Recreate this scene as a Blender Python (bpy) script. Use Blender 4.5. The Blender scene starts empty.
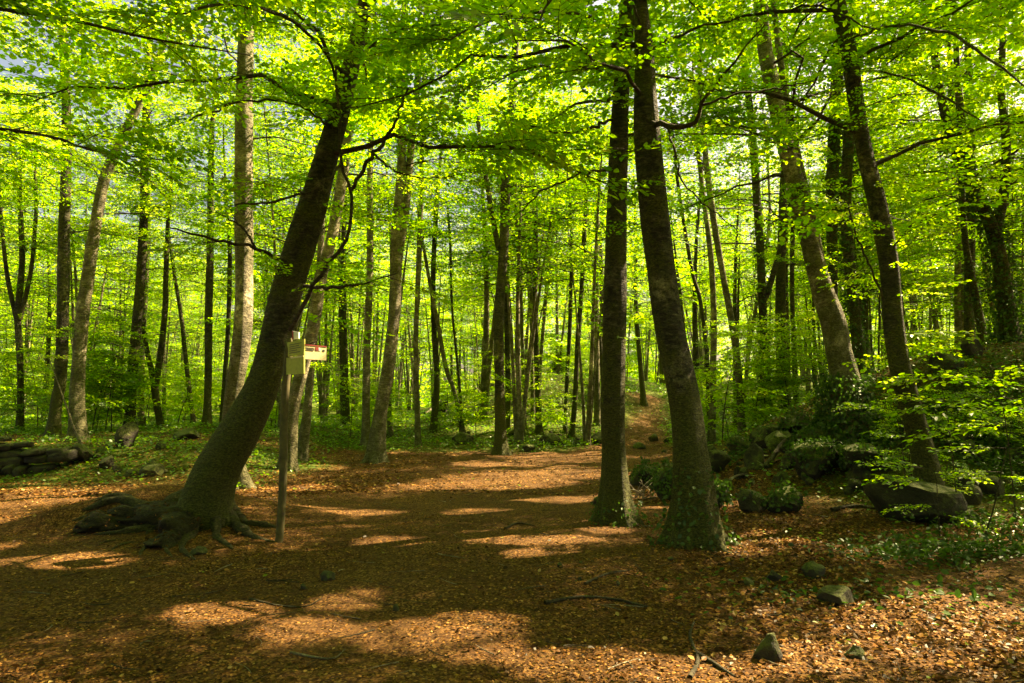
import bpy, bmesh, math
import numpy as np
from mathutils import Vector

C = bpy.context.scene.collection
sc = bpy.context.scene
R = math.radians
rng = np.random.default_rng(7)

# ------------------------------------------------------------------ camera
PITCH = math.atan((402 - 341.5) / 683.0)
CAMZ = 1.6
cam_d = bpy.data.cameras.new('camera')
cam = bpy.data.objects.new('camera', cam_d)
C.objects.link(cam)
cam_d.sensor_width = 36.0
cam_d.lens = 36.0 * 683.0 / 1024.0
cam_d.clip_end = 2000
cam.location = (0, 0, CAMZ)
cam.rotation_euler = (math.pi / 2 + PITCH, 0, 0)
sc.camera = cam

# ------------------------------------------------------------------ light
SUN_AZ = R(63)      # clockwise from the view direction (+Y) towards +X
SUN_EL = R(47)
SUN = np.array([math.sin(SUN_AZ) * math.cos(SUN_EL), math.cos(SUN_AZ) * math.cos(SUN_EL), math.sin(SUN_EL)])
world = bpy.data.worlds.new('World')
sc.world = world
world.use_nodes = True
wn = world.node_tree
bg = wn.nodes['Background']
sky = wn.nodes.new('ShaderNodeTexSky')
sky.sky_type = 'NISHITA'
sky.sun_disc = False
sky.sun_elevation = SUN_EL
sky.sun_rotation = SUN_AZ
sky.dust_density = 5.0
wn.links.new(sky.outputs[0], bg.inputs[0])
bg.inputs[1].default_value = 0.05
sun_d = bpy.data.lights.new('sun', 'SUN')
sun_d.energy = 5.0
sun_d.angle = R(0.5)
sun_d.color = (1.0, 0.88, 0.66)
sun = bpy.data.objects.new('sun', sun_d)
C.objects.link(sun)
sun.rotation_euler = Vector(-SUN).to_track_quat('-Z', 'Y').to_euler()
sc.view_settings.view_transform = 'Standard'
sc.view_settings.look = 'None'
sc.view_settings.gamma = 1.0
sc.view_settings.use_curve_mapping = False
sc.view_settings.exposure = 2.55
sc.view_settings.use_white_balance = True
sc.view_settings.white_balance_temperature = 8800
sc.view_settings.white_balance_tint = 10
cy = sc.cycles
cy.max_bounces = 7
cy.diffuse_bounces = 5
cy.glossy_bounces = 2
cy.transmission_bounces = 4
cy.transparent_max_bounces = 4
cy.caustics_reflective = False
cy.caustics_refractive = False
cy.use_denoising = True
cy.sample_clamp_indirect = 8.0

# ------------------------------------------------------------------ numeric helpers
def sines(seed, n, fmin, fmax, dim):
    g = np.random.default_rng(seed)
    d = g.normal(size=(n, dim)); d /= np.linalg.norm(d, axis=1)[:, None]
    f = np.exp(g.uniform(math.log(fmin), math.log(fmax), n))
    return d * f[:, None], g.uniform(0, 6.28, n), (fmin / f) ** 0.8

def snoise(p, S):
    k, ph, a = S
    out = np.zeros(p.shape[:-1])
    for i in range(len(ph)):
        out += a[i] * np.sin(p @ k[i] + ph[i])
    return out / math.sqrt((a ** 2).sum() / 2) * 0.5

S_G1 = sines(1, 14, 0.35, 2.2, 2)
S_G2 = sines(2, 16, 2.5, 9.0, 2)
S_M = sines(3, 14, 0.25, 1.6, 2)
S_P = sines(4, 18, 0.8, 5.0, 2)
S_R = sines(5, 24, 1.2, 9.0, 3)
S_B = sines(6, 20, 2.0, 14.0, 3)

def sst(a, b, x):
    t = np.clip((x - a) / (b - a), 0, 1)
    return t * t * (3 - 2 * t)

def hgt(x, y):
    x = np.asarray(x, float); y = np.asarray(y, float)
    d = np.sqrt(((x - 11.0) / 8.6) ** 2 + ((y - 15.5) / 8.2) ** 2)
    mound = 2.95 * sst(1.0, 0.0, d) + 0.35 * np.exp(-((x - 5.6) ** 2 + (y - 11.8) ** 2) / 1.6)
    hill = 4.6 * sst(21.5, 62.0, y) * sst(-9.0, 3.0, x + 0.03 * y) * (0.75 + 0.25 * np.sin(x * 0.21 + 0.8))
    hill += 0.9 * np.exp(-((x + 1.0) / 4.5) ** 2 - ((y - 34) / 5.5) ** 2) + 1.0 * np.exp(-((x - 3.0) / 3.2) ** 2 - ((y - 38) / 5) ** 2)
    bank = 0.55 * sst(13.8, 16.8, y + 0.25 * (x + 9)) * sst(-4.5, -8.0, x)
    leftrise = 0.22 * sst(8.55, 8.85, y + 0.08 * np.sin(x * 5)) * np.exp(-((x + 5.2) / 1.1) ** 4) * sst(10.6, 9.4, y) + 0.30 * np.exp(-((x + 4.3) / 1.3) ** 2 - ((y - 9.6) / 1.2) ** 2)
    rough = sst(3.0, 6.0, x) * 0.5 + sst(18, 26, y) * 0.9 + 0.18
    n = 0.16 * snoise(np.stack([x, y], -1), S_G1) * rough + 0.035 * snoise(np.stack([x, y], -1), S_G2) * (0.45 + rough)
    return mound + hill + bank + leftrise + n

def cray(px, py):
    u = (px - 512) / 683.0; v = (341.5 - py) / 683.0
    cp, sp = math.cos(PITCH), math.sin(PITCH)
    return np.array([u, cp - v * sp, sp + v * cp])

def at(px, py, Y):
    d = cray(px, py)
    return np.array([0, 0, CAMZ]) + d * (Y / d[1])

def gh(px, py, tmax=120.0):
    d = cray(px, py)
    t = 2.0
    while t < tmax:
        p = np.array([0, 0, CAMZ]) + d * t
        if p[2] <= float(hgt(p[0], p[1])): break
        t += 0.04 if t < 30 else 0.15
    return np.array([0, 0, CAMZ]) + d * t

def proj(p):
    p = np.asarray(p, float)
    cp, sp = math.cos(PITCH), math.sin(PITCH)
    q = p - np.array([0, 0, CAMZ])
    f = q[..., 1] * cp + q[..., 2] * sp
    v = -q[..., 1] * sp + q[..., 2] * cp
    return 512 + 683 * q[..., 0] / f, 341.5 - 683 * v / f, f

# ------------------------------------------------------------------ mesh helpers
def mesh_from(name, V, Q, mats, midx=None, rnd=None, smooth=None, T=None):
    """V (n,3); Q (m,4) quads; T (k,3) tris after the quads"""
    me = bpy.data.meshes.new(name)
    V = np.ascontiguousarray(V, np.float32)
    nq = len(Q); nt = 0 if T is None else len(T)
    me.vertices.add(len(V)); me.vertices.foreach_set('co', V.ravel())
    loops = np.asarray(Q, np.int32).reshape(-1)
    tot = np.full(nq, 4, np.int32)
    if nt:
        loops = np.concatenate([loops, np.asarray(T, np.int32).reshape(-1)])
        tot = np.concatenate([tot, np.full(nt, 3, np.int32)])
    me.loops.add(len(loops)); me.loops.foreach_set('vertex_index', loops)
    me.polygons.add(nq + nt)
    st = np.zeros(nq + nt, np.int32); st[1:] = np.cumsum(tot)[:-1]
    me.polygons.foreach_set('loop_start', st)
    for m in mats: me.materials.append(m)
    if midx is not None: me.polygons.foreach_set('material_index', np.asarray(midx, np.int32))
    if smooth is None: smooth = np.ones(nq + nt, bool)
    elif isinstance(smooth, bool): smooth = np.full(nq + nt, smooth)
    me.update(calc_edges=True)
    me.polygons.foreach_set('use_smooth', smooth)
    if rnd is not None:
        a = me.attributes.new('rnd', 'FLOAT', 'POINT')
        a.data.foreach_set('value', np.ascontiguousarray(rnd, np.float32))
    return me

class Buf:
    def __init__(s): s.V = []; s.Q = []; s.M = []; s.Rn = []; s.S = []; s.n = 0
    def add(s, V, Q, m=0, rnd=None, smooth=True):
        V = np.asarray(V, float).reshape(-1, 3); Q = np.asarray(Q, int).reshape(-1, 4)
        if len(V) == 0 or len(Q) == 0: return
        s.V.append(V); s.Q.append(Q + s.n); s.M.append(np.full(len(Q), m)); s.n += len(V)
        s.Rn.append(np.full(len(V), 0.5) if rnd is None else np.asarray(rnd, float))
        s.S.append(np.full(len(Q), smooth))
    def mesh(s, name, mats):
        return mesh_from(name, np.concatenate(s.V), np.concatenate(s.Q), mats, np.concatenate(s.M), np.concatenate(s.Rn), np.concatenate(s.S))

def obj(name, me, parent=None, loc=None):
    o = bpy.data.objects.new(name, me)
    C.objects.link(o)
    if parent is not None: o.parent = parent
    if loc is not None: o.location = loc
    return o

def tag(o, label, cat, group=None, kind=None):
    if label: o['label'] = label
    if cat: o['category'] = cat
    if group: o['group'] = group
    if kind: o['kind'] = kind
    return o

def thing(name, label, cat, loc=(0, 0, 0), group=None):
    o = bpy.data.objects.new(name, None)
    o.empty_display_size = 0.2
    C.objects.link(o); o.location = loc
    return tag(o, label, cat, group)

def shifted(b, name, mats, loc):
    """build a Buf with its verts relative to loc"""
    L = np.asarray(loc, float)
    b.V = [v - L for v in b.V]
    return b.mesh(name, mats)

def catmull(P, n):
    P = np.asarray(P, float)
    if len(P) < 3:
        t = np.linspace(0, 1, n)[:, None]; return P[0] * (1 - t) + P[-1] * t
    E = np.vstack([2 * P[0] - P[1], P, 2 * P[-1] - P[-2]])
    seg = np.linalg.norm(np.diff(P[:, :3], axis=0), axis=1); cum = np.concatenate([[0], np.cumsum(seg)])
    u = np.linspace(0, cum[-1], n)
    i = np.clip(np.searchsorted(cum, u, side='right') - 1, 0, len(seg) - 1)
    t = ((u - cum[i]) / np.maximum(seg[i], 1e-9))[:, None]
    p0, p1, p2, p3 = E[i], E[i + 1], E[i + 2], E[i + 3]
    return 0.5 * ((2 * p1) + (-p0 + p2) * t + (2 * p0 - 5 * p1 + 4 * p2 - p3) * t ** 2 + (-p0 + 3 * p1 - 3 * p2 + p3) * t ** 3)

def frames(P):
    T = np.gradient(P, axis=0); T /= np.linalg.norm(T, axis=1)[:, None] + 1e-12
    ref = np.array([1.0, 0, 0]) if abs(T[0][0]) < 0.8 else np.array([0, 1.0, 0])
    N = np.zeros_like(P); B = np.zeros_like(P)
    n = ref - T[0] * (ref @ T[0]); n /= np.linalg.norm(n)
    for i in range(len(P)):
        n = n - T[i] * (n @ T[i]); n /= np.linalg.norm(n) + 1e-12
        N[i] = n; B[i] = np.cross(T[i], n)
    return T, N, B

def tube(b, P, rad, sides=8, m=0, rough=0.0, rnd=None, lobes=None):
    P = np.asarray(P, float); rad = np.asarray(rad, float)
    n = len(P); T, N, B = frames(P)
    th = np.linspace(0, 2 * math.pi, sides, endpoint=False)
    rr = np.repeat(rad[:, None], sides, 1)
    if lobes is not None: rr = rr * lobes(P, th)
    V = P[:, None, :] + rr[..., None] * (np.cos(th)[None, :, None] * N[:, None, :] + np.sin(th)[None, :, None] * B[:, None, :])
    if rough > 0:
        k = snoise(V, S_B) + (0.8 * snoise(V * 0.6, S_R) if sides >= 12 else 0)
        V = P[:, None, :] + (V - P[:, None, :]) * (1 + rough * k[..., None])
    i = np.arange(n - 1)[:, None] * sides; j = np.arange(sides)[None, :]; j2 = (j + 1) % sides
    Q = np.stack([i + j, i + j2, i + sides + j2, i + sides + j], -1).reshape(-1, 4)
    b.add(V.reshape(-1, 3), Q, m, None if rnd is None else np.full(n * sides, rnd))

# ------------------------------------------------------------------ materials
def mat(name):
    m = bpy.data.materials.new(name); m.use_nodes = True
    nt = m.node_tree
    return m, nt, nt.nodes, nt.links, nt.nodes['Principled BSDF']

def nd(nodes, t, **kw):
    n = nodes.new(t)
    for k, v in kw.items():
        if k in n.inputs: n.inputs[k].default_value = v
        else: setattr(n, k, v)
    return n

def ramp(nodes, stops, interp='LINEAR'):
    n = nodes.new('ShaderNodeValToRGB'); cr = n.color_ramp; cr.interpolation = interp
    while len(cr.elements) < len(stops): cr.elements.new(0.5)
    for e, (p, c) in zip(cr.elements, stops):
        e.position = p; e.color = (*c, 1) if len(c) == 3 else c
    return n

def mixc(nodes, links, f, a, b, mode='MIX'):
    n = nodes.new('ShaderNodeMix'); n.data_type = 'RGBA'; n.blend_type = mode
    for s, v in ((0, f), (6, a), (7, b)):
        if isinstance(v, (int, float)): n.inputs[s].default_value = v
        elif isinstance(v, tuple): n.inputs[s].default_value = (*v, 1)
        else: links.new(v, n.inputs[s])
    return n.outputs[2]

def leaf_material(name, refl, trans, tfac=0.55, gloss=0.045):
    m, nt, N, L, P = mat(name)
    N.remove(P)
    at_ = nd(N, 'ShaderNodeAttribute', attribute_name='rnd')
    rc = ramp(N, refl); tc = ramp(N, trans)
    L.new(at_.outputs['Fac'], rc.inputs[0]); L.new(at_.outputs['Fac'], tc.inputs[0])
    d = N.new('ShaderNodeBsdfDiffuse'); t = N.new('ShaderNodeBsdfTranslucent'); g = N.new('ShaderNodeBsdfGlossy')
    g.inputs['Roughness'].default_value = 0.42; g.inputs['Color'].default_value = (0.9, 0.95, 0.85, 1)
    L.new(rc.outputs[0], d.inputs[0]); L.new(tc.outputs[0], t.inputs[0])
    m1 = N.new('ShaderNodeMixShader'); m1.inputs[0].default_value = tfac
    L.new(d.outputs[0], m1.inputs[1]); L.new(t.outputs[0], m1.inputs[2])
    m2 = N.new('ShaderNodeMixShader'); m2.inputs[0].default_value = gloss
    L.new(m1.outputs[0], m2.inputs[1]); L.new(g.outputs[0], m2.inputs[2])
    L.new(m2.outputs[0], N['Material Output'].inputs[0])
    return m

M_LEAF = leaf_material('beech_leaf',
    [(0.0, (0.045, 0.12, 0.012)), (0.5, (0.075, 0.17, 0.014)), (1.0, (0.12, 0.22, 0.02))],
    [(0.0, (0.15, 0.46, 0.015)), (0.45, (0.36, 0.70, 0.02)), (0.8, (0.58, 0.84, 0.04)), (1.0, (0.74, 0.90, 0.08))], tfac=0.62)
M_IVY = leaf_material('ivy_leaf',
    [(0.0, (0.014, 0.038, 0.005)), (1.0, (0.050, 0.10, 0.010))],
    [(0.0, (0.04, 0.12, 0.01)), (1.0, (0.10, 0.24, 0.02))], tfac=0.3, gloss=0.035)
M_HERB = leaf_material('woodland_herb_leaf',
    [(0.0, (0.035, 0.10, 0.012)), (1.0, (0.10, 0.20, 0.02))],
    [(0.0, (0.12, 0.34, 0.012)), (1.0, (0.36, 0.60, 0.03))], tfac=0.45, gloss=0.06)
M_LITTER = leaf_material('dead_beech_leaf',
    [(0.0, (0.016, 0.007, 0.003)), (0.42, (0.075, 0.030, 0.009)), (0.68, (0.20, 0.085, 0.022)), (0.88, (0.36, 0.18, 0.055)), (0.96, (0.44, 0.28, 0.11)), (0.985, (0.10, 0.14, 0.02)), (1.0, (0.14, 0.2, 0.02))],
    [(0.0, (0.10, 0.04, 0.01)), (1.0, (0.30, 0.16, 0.04))], tfac=0.15, gloss=0.015)

def bark_material(name, dark, mid, pale, moss=0.5, scale=1.0):
    m, nt, N, L, P = mat(name)
    tc = N.new('ShaderNodeNewGeometry')
    mp = nd(N, 'ShaderNodeMapping'); mp.inputs['Scale'].default_value = (5.5 * scale, 5.5 * scale, 17.0 * scale)
    L.new(tc.outputs['Position'], mp.inputs[0])
    n1 = nd(N, 'ShaderNodeTexNoise', Scale=1.6, Detail=8.0, Roughness=0.65); L.new(mp.outputs[0], n1.inputs['Vector'])
    n2 = nd(N, 'ShaderNodeTexNoise', Scale=1.3, Detail=5.0, Roughness=0.6); L.new(tc.outputs['Position'], n2.inputs['Vector'])
    n3 = nd(N, 'ShaderNodeTexNoise', Scale=14.0, Detail=6.0, Roughness=0.7); L.new(tc.outputs['Position'], n3.inputs['Vector'])
    r1 = ramp(N, [(0.30, dark), (0.5, mid), (0.74, pale)]); L.new(n1.outputs[0], r1.inputs[0])
    # pale lichen blotches
    r2 = ramp(N, [(0.54, (0, 0, 0)), (0.64, (1, 1, 1))])
    mx = nd(N, 'ShaderNodeMath', operation='MULTIPLY'); L.new(n2.outputs[0], r2.inputs[0])
    r3 = ramp(N, [(0.45, (0, 0, 0)), (0.58, (1, 1, 1))]); L.new(n3.outputs[0], r3.inputs[0])
    L.new(r2.outputs[0], mx.inputs[0]); L.new(r3.outputs[0], mx.inputs[1])
    c1 = mixc(N, L, mx.outputs[0], r1.outputs[0], tuple(min(1, v * 1.5) for v in pale))
    n6 = nd(N, 'ShaderNodeTexNoise', Scale=3.2, Detail=7.0, Roughness=0.68); L.new(tc.outputs['Position'], n6.inputs['Vector'])
    r6 = ramp(N, [(0.36, (0.45, 0.45, 0.42)), (0.5, (0.95, 0.95, 0.95)), (0.62, (1.7, 1.7, 1.6))]); L.new(n6.outputs[0], r6.inputs[0])
    c1 = mixc(N, L, 1.0, c1, r6.outputs[0], 'MULTIPLY')
    # dark cracks, knots and pale specks
    n5 = nd(N, 'ShaderNodeTexNoise', Scale=34.0, Detail=4.0, Roughness=0.75); mp5 = nd(N, 'ShaderNodeMapping'); mp5.inputs['Scale'].default_value = (1, 1, 2.2)
    L.new(tc.outputs['Position'], mp5.inputs[0]); L.new(mp5.outputs[0], n5.inputs['Vector'])
    r5 = ramp(N, [(0.34, (0.25, 0.25, 0.25)), (0.48, (0.9, 0.9, 0.9)), (0.62, (1.1, 1.1, 1.1)), (0.70, (2.0, 2.0, 1.9))]); L.new(n5.outputs[0], r5.inputs[0])
    c1 = mixc(N, L, 1.0, c1, r5.outputs[0], 'MULTIPLY')
    # moss by noise, thicker near the ground
    sep = N.new('ShaderNodeSeparateXYZ'); 
    tco = N.new('ShaderNodeTexCoord'); L.new(tco.outputs['Object'], sep.inputs[0])
    mr = nd(N, 'ShaderNodeMapRange'); mr.inputs[1].default_value = 0.0; mr.inputs[2].default_value = 2.6
    mr.inputs[3].default_value = 0.56; mr.inputs[4].default_value = 0.18; L.new(sep.outputs[2], mr.inputs[0])
    n4 = nd(N, 'ShaderNodeTexNoise', Scale=2.3, Detail=6.0, Roughness=0.62); L.new(tc.outputs['Position'], n4.inputs['Vector'])
    ad = nd(N, 'ShaderNodeMath', operation='ADD'); L.new(mr.outputs[0], ad.inputs[0]); L.new(n4.outputs[0], ad.inputs[1])
    ad2 = nd(N, 'ShaderNodeMath', operation='MULTIPLY_ADD'); ad2.inputs[1].default_value = 0.45; L.new(n3.outputs[0], ad2.inputs[0]); L.new(ad.outputs[0], ad2.inputs[2])
    r4 = ramp(N, [(0.86, (0, 0, 0)), (1.0, (moss, moss, moss))]); L.new(ad2.outputs[0], r4.inputs[0])
    rm = ramp(N, [(0.38, (0.025, 0.026, 0.005)), (0.52, (0.070, 0.074, 0.010)), (0.66, (0.14, 0.14, 0.025))]); L.new(n5.outputs[0], rm.inputs[0])
    c2 = mixc(N, L, r4.outputs[0], c1, rm.outputs[0])
    L.new(c2, P.inputs['Base Color']); P.inputs['Roughness'].default_value = 0.82
    P.inputs['Specular IOR Level'].default_value = 0.3
    mh = nd(N, 'ShaderNodeMath', operation='MULTIPLY_ADD'); mh.inputs[1].default_value = 0.6
    L.new(n1.outputs[0], mh.inputs[0]); L.new(n3.outputs[0], mh.inputs[2])
    bp = nd(N, 'ShaderNodeBump', Strength=1.0, Distance=0.07); L.new(mh.outputs[0], bp.inputs['Height'])
    L.new(bp.outputs[0], P.inputs['Normal'])
    return m

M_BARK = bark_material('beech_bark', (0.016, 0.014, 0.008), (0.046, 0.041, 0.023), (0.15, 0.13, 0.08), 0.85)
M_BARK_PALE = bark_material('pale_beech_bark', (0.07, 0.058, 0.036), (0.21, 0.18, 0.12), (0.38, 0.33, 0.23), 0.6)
M_ROOT = bark_material('root_bark', (0.010, 0.007, 0.004), (0.035, 0.025, 0.013), (0.13, 0.10, 0.05), 0.35, 0.8)
M_TWIG = bark_material('twig_bark', (0.03, 0.022, 0.016), (0.06, 0.045, 0.03), (0.10, 0.08, 0.055), 0.2)
M_DEADWOOD = bark_material('weathered_deadwood', (0.12, 0.09, 0.06), (0.26, 0.21, 0.15), (0.42, 0.36, 0.27), 0.15)

def rock_material(name, base, moss):
    m, nt, N, L, P = mat(name)
    g = N.new('ShaderNodeNewGeometry')
    n1 = nd(N, 'ShaderNodeTexNoise', Scale=3.0, Detail=9.0, Roughness=0.65); L.new(g.outputs['Position'], n1.inputs['Vector'])
    n2 = nd(N, 'ShaderNodeTexNoise', Scale=22.0, Detail=5.0, Roughness=0.7); L.new(g.outputs['Position'], n2.inputs['Vector'])
    r1 = ramp(N, [(0.35, tuple(v * 0.45 for v in base)), (0.5, base), (0.66, tuple(v * 1.7 for v in base))]); L.new(n1.outputs[0], r1.inputs[0])
    sp = N.new('ShaderNodeSeparateXYZ'); L.new(g.outputs['Normal'], sp.inputs[0])
    ma = nd(N, 'ShaderNodeMath', operation='MULTIPLY_ADD'); ma.inputs[1].default_value = 0.35
    L.new(sp.outputs[2], ma.inputs[0]); L.new(n1.outputs[0], ma.inputs[2])
    r2 = ramp(N, [(0.52, (0, 0, 0)), (0.72, (moss, moss, moss))]); L.new(ma.outputs[0], r2.inputs[0])
    r3 = ramp(N, [(0.35, (0.030, 0.042, 0.006)), (0.65, (0.11, 0.13, 0.016))]); L.new(n2.outputs[0], r3.inputs[0])
    c = mixc(N, L, r2.outputs[0], r1.outputs[0], r3.outputs[0])
    L.new(c, P.inputs['Base Color']); P.inputs['Roughness'].default_value = 0.9
    mh = nd(N, 'ShaderNodeMath', operation='ADD'); L.new(n1.outputs[0], mh.inputs[0]); L.new(n2.outputs[0], mh.inputs[1])
    bp = nd(N, 'ShaderNodeBump', Strength=0.8, Distance=0.04); L.new(mh.outputs[0], bp.inputs['Height']); L.new(bp.outputs[0], P.inputs['Normal'])
    return m

M_ROCK = rock_material('basalt_rock', (0.036, 0.027, 0.015), 0.75)
M_ROCKMOSS = rock_material('mossy_basalt_rock', (0.032, 0.026, 0.013), 1.0)
M_STONE = rock_material('dry_stone', (0.038, 0.030, 0.018), 0.5)

def ground_material():
    m, nt, N, L, P = mat('forest_floor')
    g = N.new('ShaderNodeNewGeometry')
    def noise(s, d, r): 
        n = nd(N, 'ShaderNodeTexNoise', Scale=s, Detail=d, Roughness=r); L.new(g.outputs['Position'], n.inputs['Vector']); return n.outputs[0]
    n1 = noise(0.9, 8.0, 0.6); n2 = noise(16.0, 6.0, 0.7); n3 = noise(60.0, 3.0, 0.6)
    vo = nd(N, 'ShaderNodeTexVoronoi', Scale=58.0); L.new(g.outputs['Position'], vo.inputs['Vector'])
    bw = N.new('ShaderNodeRGBToBW'); L.new(vo.outputs['Color'], bw.inputs[0])
    soil = ramp(N, [(0.3, (0.022, 0.011, 0.005)), (0.5, (0.070, 0.033, 0.012)), (0.7, (0.16, 0.078, 0.028))]); L.new(n2, soil.inputs[0])
    leafc = ramp(N, [(0.15, (0.022, 0.010, 0.004)), (0.45, (0.085, 0.038, 0.012)), (0.7, (0.19, 0.090, 0.026)), (0.95, (0.36, 0.20, 0.07))]); L.new(bw.outputs[0], leafc.inputs[0])
    f1 = ramp(N, [(0.38, (0.25, 0.25, 0.25)), (0.6, (0.85, 0.85, 0.85))]); L.new(n1, f1.inputs[0])
    c1 = mixc(N, L, f1.outputs[0], soil.outputs[0], leafc.outputs[0])
    # moss / low green cover mask stored on the mesh
    a = nd(N, 'ShaderNodeAttribute', attribute_name='moss')
    ad = nd(N, 'ShaderNodeMath', operation='MULTIPLY_ADD'); ad.inputs[1].default_value = 0.5
    L.new(n2, ad.inputs[0]); L.new(a.outputs['Fac'], ad.inputs[2])
    mr = ramp(N, [(0.62, (0, 0, 0)), (0.85, (0.9, 0.9, 0.9))]); L.new(ad.outputs[0], mr.inputs[0])
    mc = ramp(N, [(0.35, (0.030, 0.05, 0.008)), (0.65, (0.10, 0.14, 0.016))]); L.new(n3, mc.inputs[0])
    c2 = mixc(N, L, mr.outputs[0], c1, mc.outputs[0])
    L.new(c2, P.inputs['Base Color']); P.inputs['Roughness'].default_value = 0.95
    P.inputs['Specular IOR Level'].default_value = 0.15
    s1 = nd(N, 'ShaderNodeMath', operation='MULTIPLY_ADD'); s1.inputs[1].default_value = 0.5; L.new(bw.outputs[0], s1.inputs[0]); L.new(n2, s1.inputs[2])
    s2 = nd(N, 'ShaderNodeMath', operation='MULTIPLY_ADD'); s2.inputs[1].default_value = 0.35; L.new(n3, s2.inputs[0]); L.new(s1.outputs[0], s2.inputs[2])
    bp = nd(N, 'ShaderNodeBump', Strength=0.9, Distance=0.03); L.new(s2.outputs[0], bp.inputs['Height']); L.new(bp.outputs[0], P.inputs['Normal'])
    return m
M_GROUND = ground_material()
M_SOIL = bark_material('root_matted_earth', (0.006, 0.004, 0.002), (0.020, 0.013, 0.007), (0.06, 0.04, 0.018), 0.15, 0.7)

def plain(name, col, rough=0.6, var=0.25, sc_=30.0):
    m, nt, N, L, P = mat(name)
    g = N.new('ShaderNodeTexCoord')
    n = nd(N, 'ShaderNodeTexNoise', Scale=sc_, Detail=5.0); L.new(g.outputs['Object'], n.inputs['Vector'])
    r = ramp(N, [(0.3, tuple(v * (1 - var) for v in col)), (0.7, tuple(min(1, v * (1 + var)) for v in col))]); L.new(n.outputs[0], r.inputs[0])
    L.new(r.outputs[0], P.inputs['Base Color']); P.inputs['Roughness'].default_value = rough
    return m

# ------------------------------------------------------------------ ground
def path_x(y):
    return 0.6 + 0.30 * np.minimum(y - 12, 18) + 0.19 * np.maximum(y - 30, 0)

def moss_mask(x, y):
    p = np.stack([x, y], -1)
    n = snoise(p, S_M)
    hillside = sst(19.5, 23, y) * 0.85
    # the trodden clearing and the path that leaves it stay bare
    path = np.exp(-((x - path_x(y)) / 1.5) ** 2) * sst(14, 20, y) * sst(62, 40, y)
    mound = sst(2.8, 5.5, x) * sst(7.0, 10.5, y) * 0.45
    leftm = sst(-2.5, -5.5, x) * sst(10.0, 13.5, y) * 0.50
    near = 0.30 * np.exp(-((x + 1.6) / 1.2) ** 2 - ((y - 7.0) / 0.9) ** 2) + 0.3 * np.exp(-((x + 4.5) / 2.0) ** 2 - ((y - 9.3) / 1.5) ** 2)
    return np.clip(np.maximum.reduce([hillside, mound, leftm, near]) + 0.22 * n - (0.95 - 0.55 * sst(24, 34, y)) * path, 0, 1)

def build_ground():
    def axis(lo, hi, n, c, k):
        u = np.linspace(np.arcsinh((lo - c) / k), np.arcsinh((hi - c) / k), n)
        return c + k * np.sinh(u)
    xs = axis(-420, 420, 460, 0.0, 9.0); ys = axis(-220, 520, 460, 7.0, 8.0)
    X, Y = np.meshgrid(xs, ys)
    Z = hgt(X, Y)
    V = np.stack([X, Y, Z], -1).reshape(-1, 3)
    n, w = len(ys), len(xs)
    i = np.arange(n - 1)[:, None] * w + np.arange(w - 1)[None, :]
    Q = np.stack([i, i + 1, i + w + 1, i + w], -1).reshape(-1, 4)
    me = mesh_from('ground', V, Q, [M_GROUND])
    a = me.attributes.new('moss', 'FLOAT', 'POINT')
    a.data.foreach_set('value', moss_mask(X, Y).ravel().astype(np.float32))
    o = obj('ground', me); tag(o, 'brown leaf strewn forest floor with a trodden clearing', None, None, 'structure')
build_ground()

# ------------------------------------------------------------------ sun flecks: openings in the crowns along the sun's path
FLECKS = [  # px, py, half width px, half height px of sunlit ground
    (440, 634, 105, 19), (225, 612, 60, 13), (300, 632, 60, 16), (345, 603, 40, 7),
    (700, 672, 170, 22), (905, 640, 125, 36), (960, 610, 60, 16), (70, 562, 75, 7), (540, 541, 72, 6),
    (545, 474, 95, 6), (560, 456, 80, 3), (400, 542, 42, 5), (350, 512, 60, 4), (600, 499, 55, 6), (690, 501, 30, 9),
    (745, 553, 30, 6), (440, 486, 60, 4), (655, 421, 30, 4), (180, 427, 55, 4), (480, 512, 40, 3), (650, 437, 30, 3),
    (420, 452, 50, 3), (300, 488, 40, 4), (600, 668, 110, 22), (800, 655, 60, 24), (480, 655, 60, 16), (540, 462, 85, 7), (500, 484, 90, 6), (575, 447, 50, 4), (470, 452, 60, 3), (648, 405, 26, 9), (655, 385, 16, 4), (652, 428, 26, 5), (560, 500, 50, 4),
]
AIR = [(840, 300, 12.6, .45), (850, 365, 12.6, .5), (824, 250, 12.6, .4), (893, 335, 9.3, .4), (900, 250, 9.3, .3), (612, 375, 9, .35), (618, 505, 9, .4), (686, 335, 8.3, .25), (385, 400, 17.6, .7), (390, 320, 17.6, .5), (242, 300, 12.4, .45), (238, 380, 12.4, .35), (312, 370, 15.6, .4), (290, 455, 15.6, .4), (60, 400, 20, .5), (78, 410, 18, .7), (90, 290, 18, .6), (64, 330, 20, .4), (133, 420, 22, .5), (367, 330, 24, .6), (536, 350, 26, .6), (500, 400, 20, .3), (741, 330, 22, .6), (300, 270, 9.1, .2), (246, 480, 12.4, .3)]
FC = []
for (px, py, hw, hh) in FLECKS:
    c = gh(px, py); e1 = gh(px + hw, py); e2 = gh(px, py + hh); e3 = gh(px, py - hh)
    rx = abs(e1[0] - c[0]); ry = max(0.28, abs(e3[1] - e2[1]) / 2)
    FC.append((c[0], 0.5 * (e2[1] + e3[1]), c[2], max(rx, 0.25), ry))
for (px, py, Yq, rr_) in AIR:     # openings that let the sun reach a stretch of a trunk
    c = at(px, py, Yq); FC.append((c[0], c[1], c[2], rr_, rr_))
S_F = sines(9, 16, 1.6, 9.0, 2)

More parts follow.
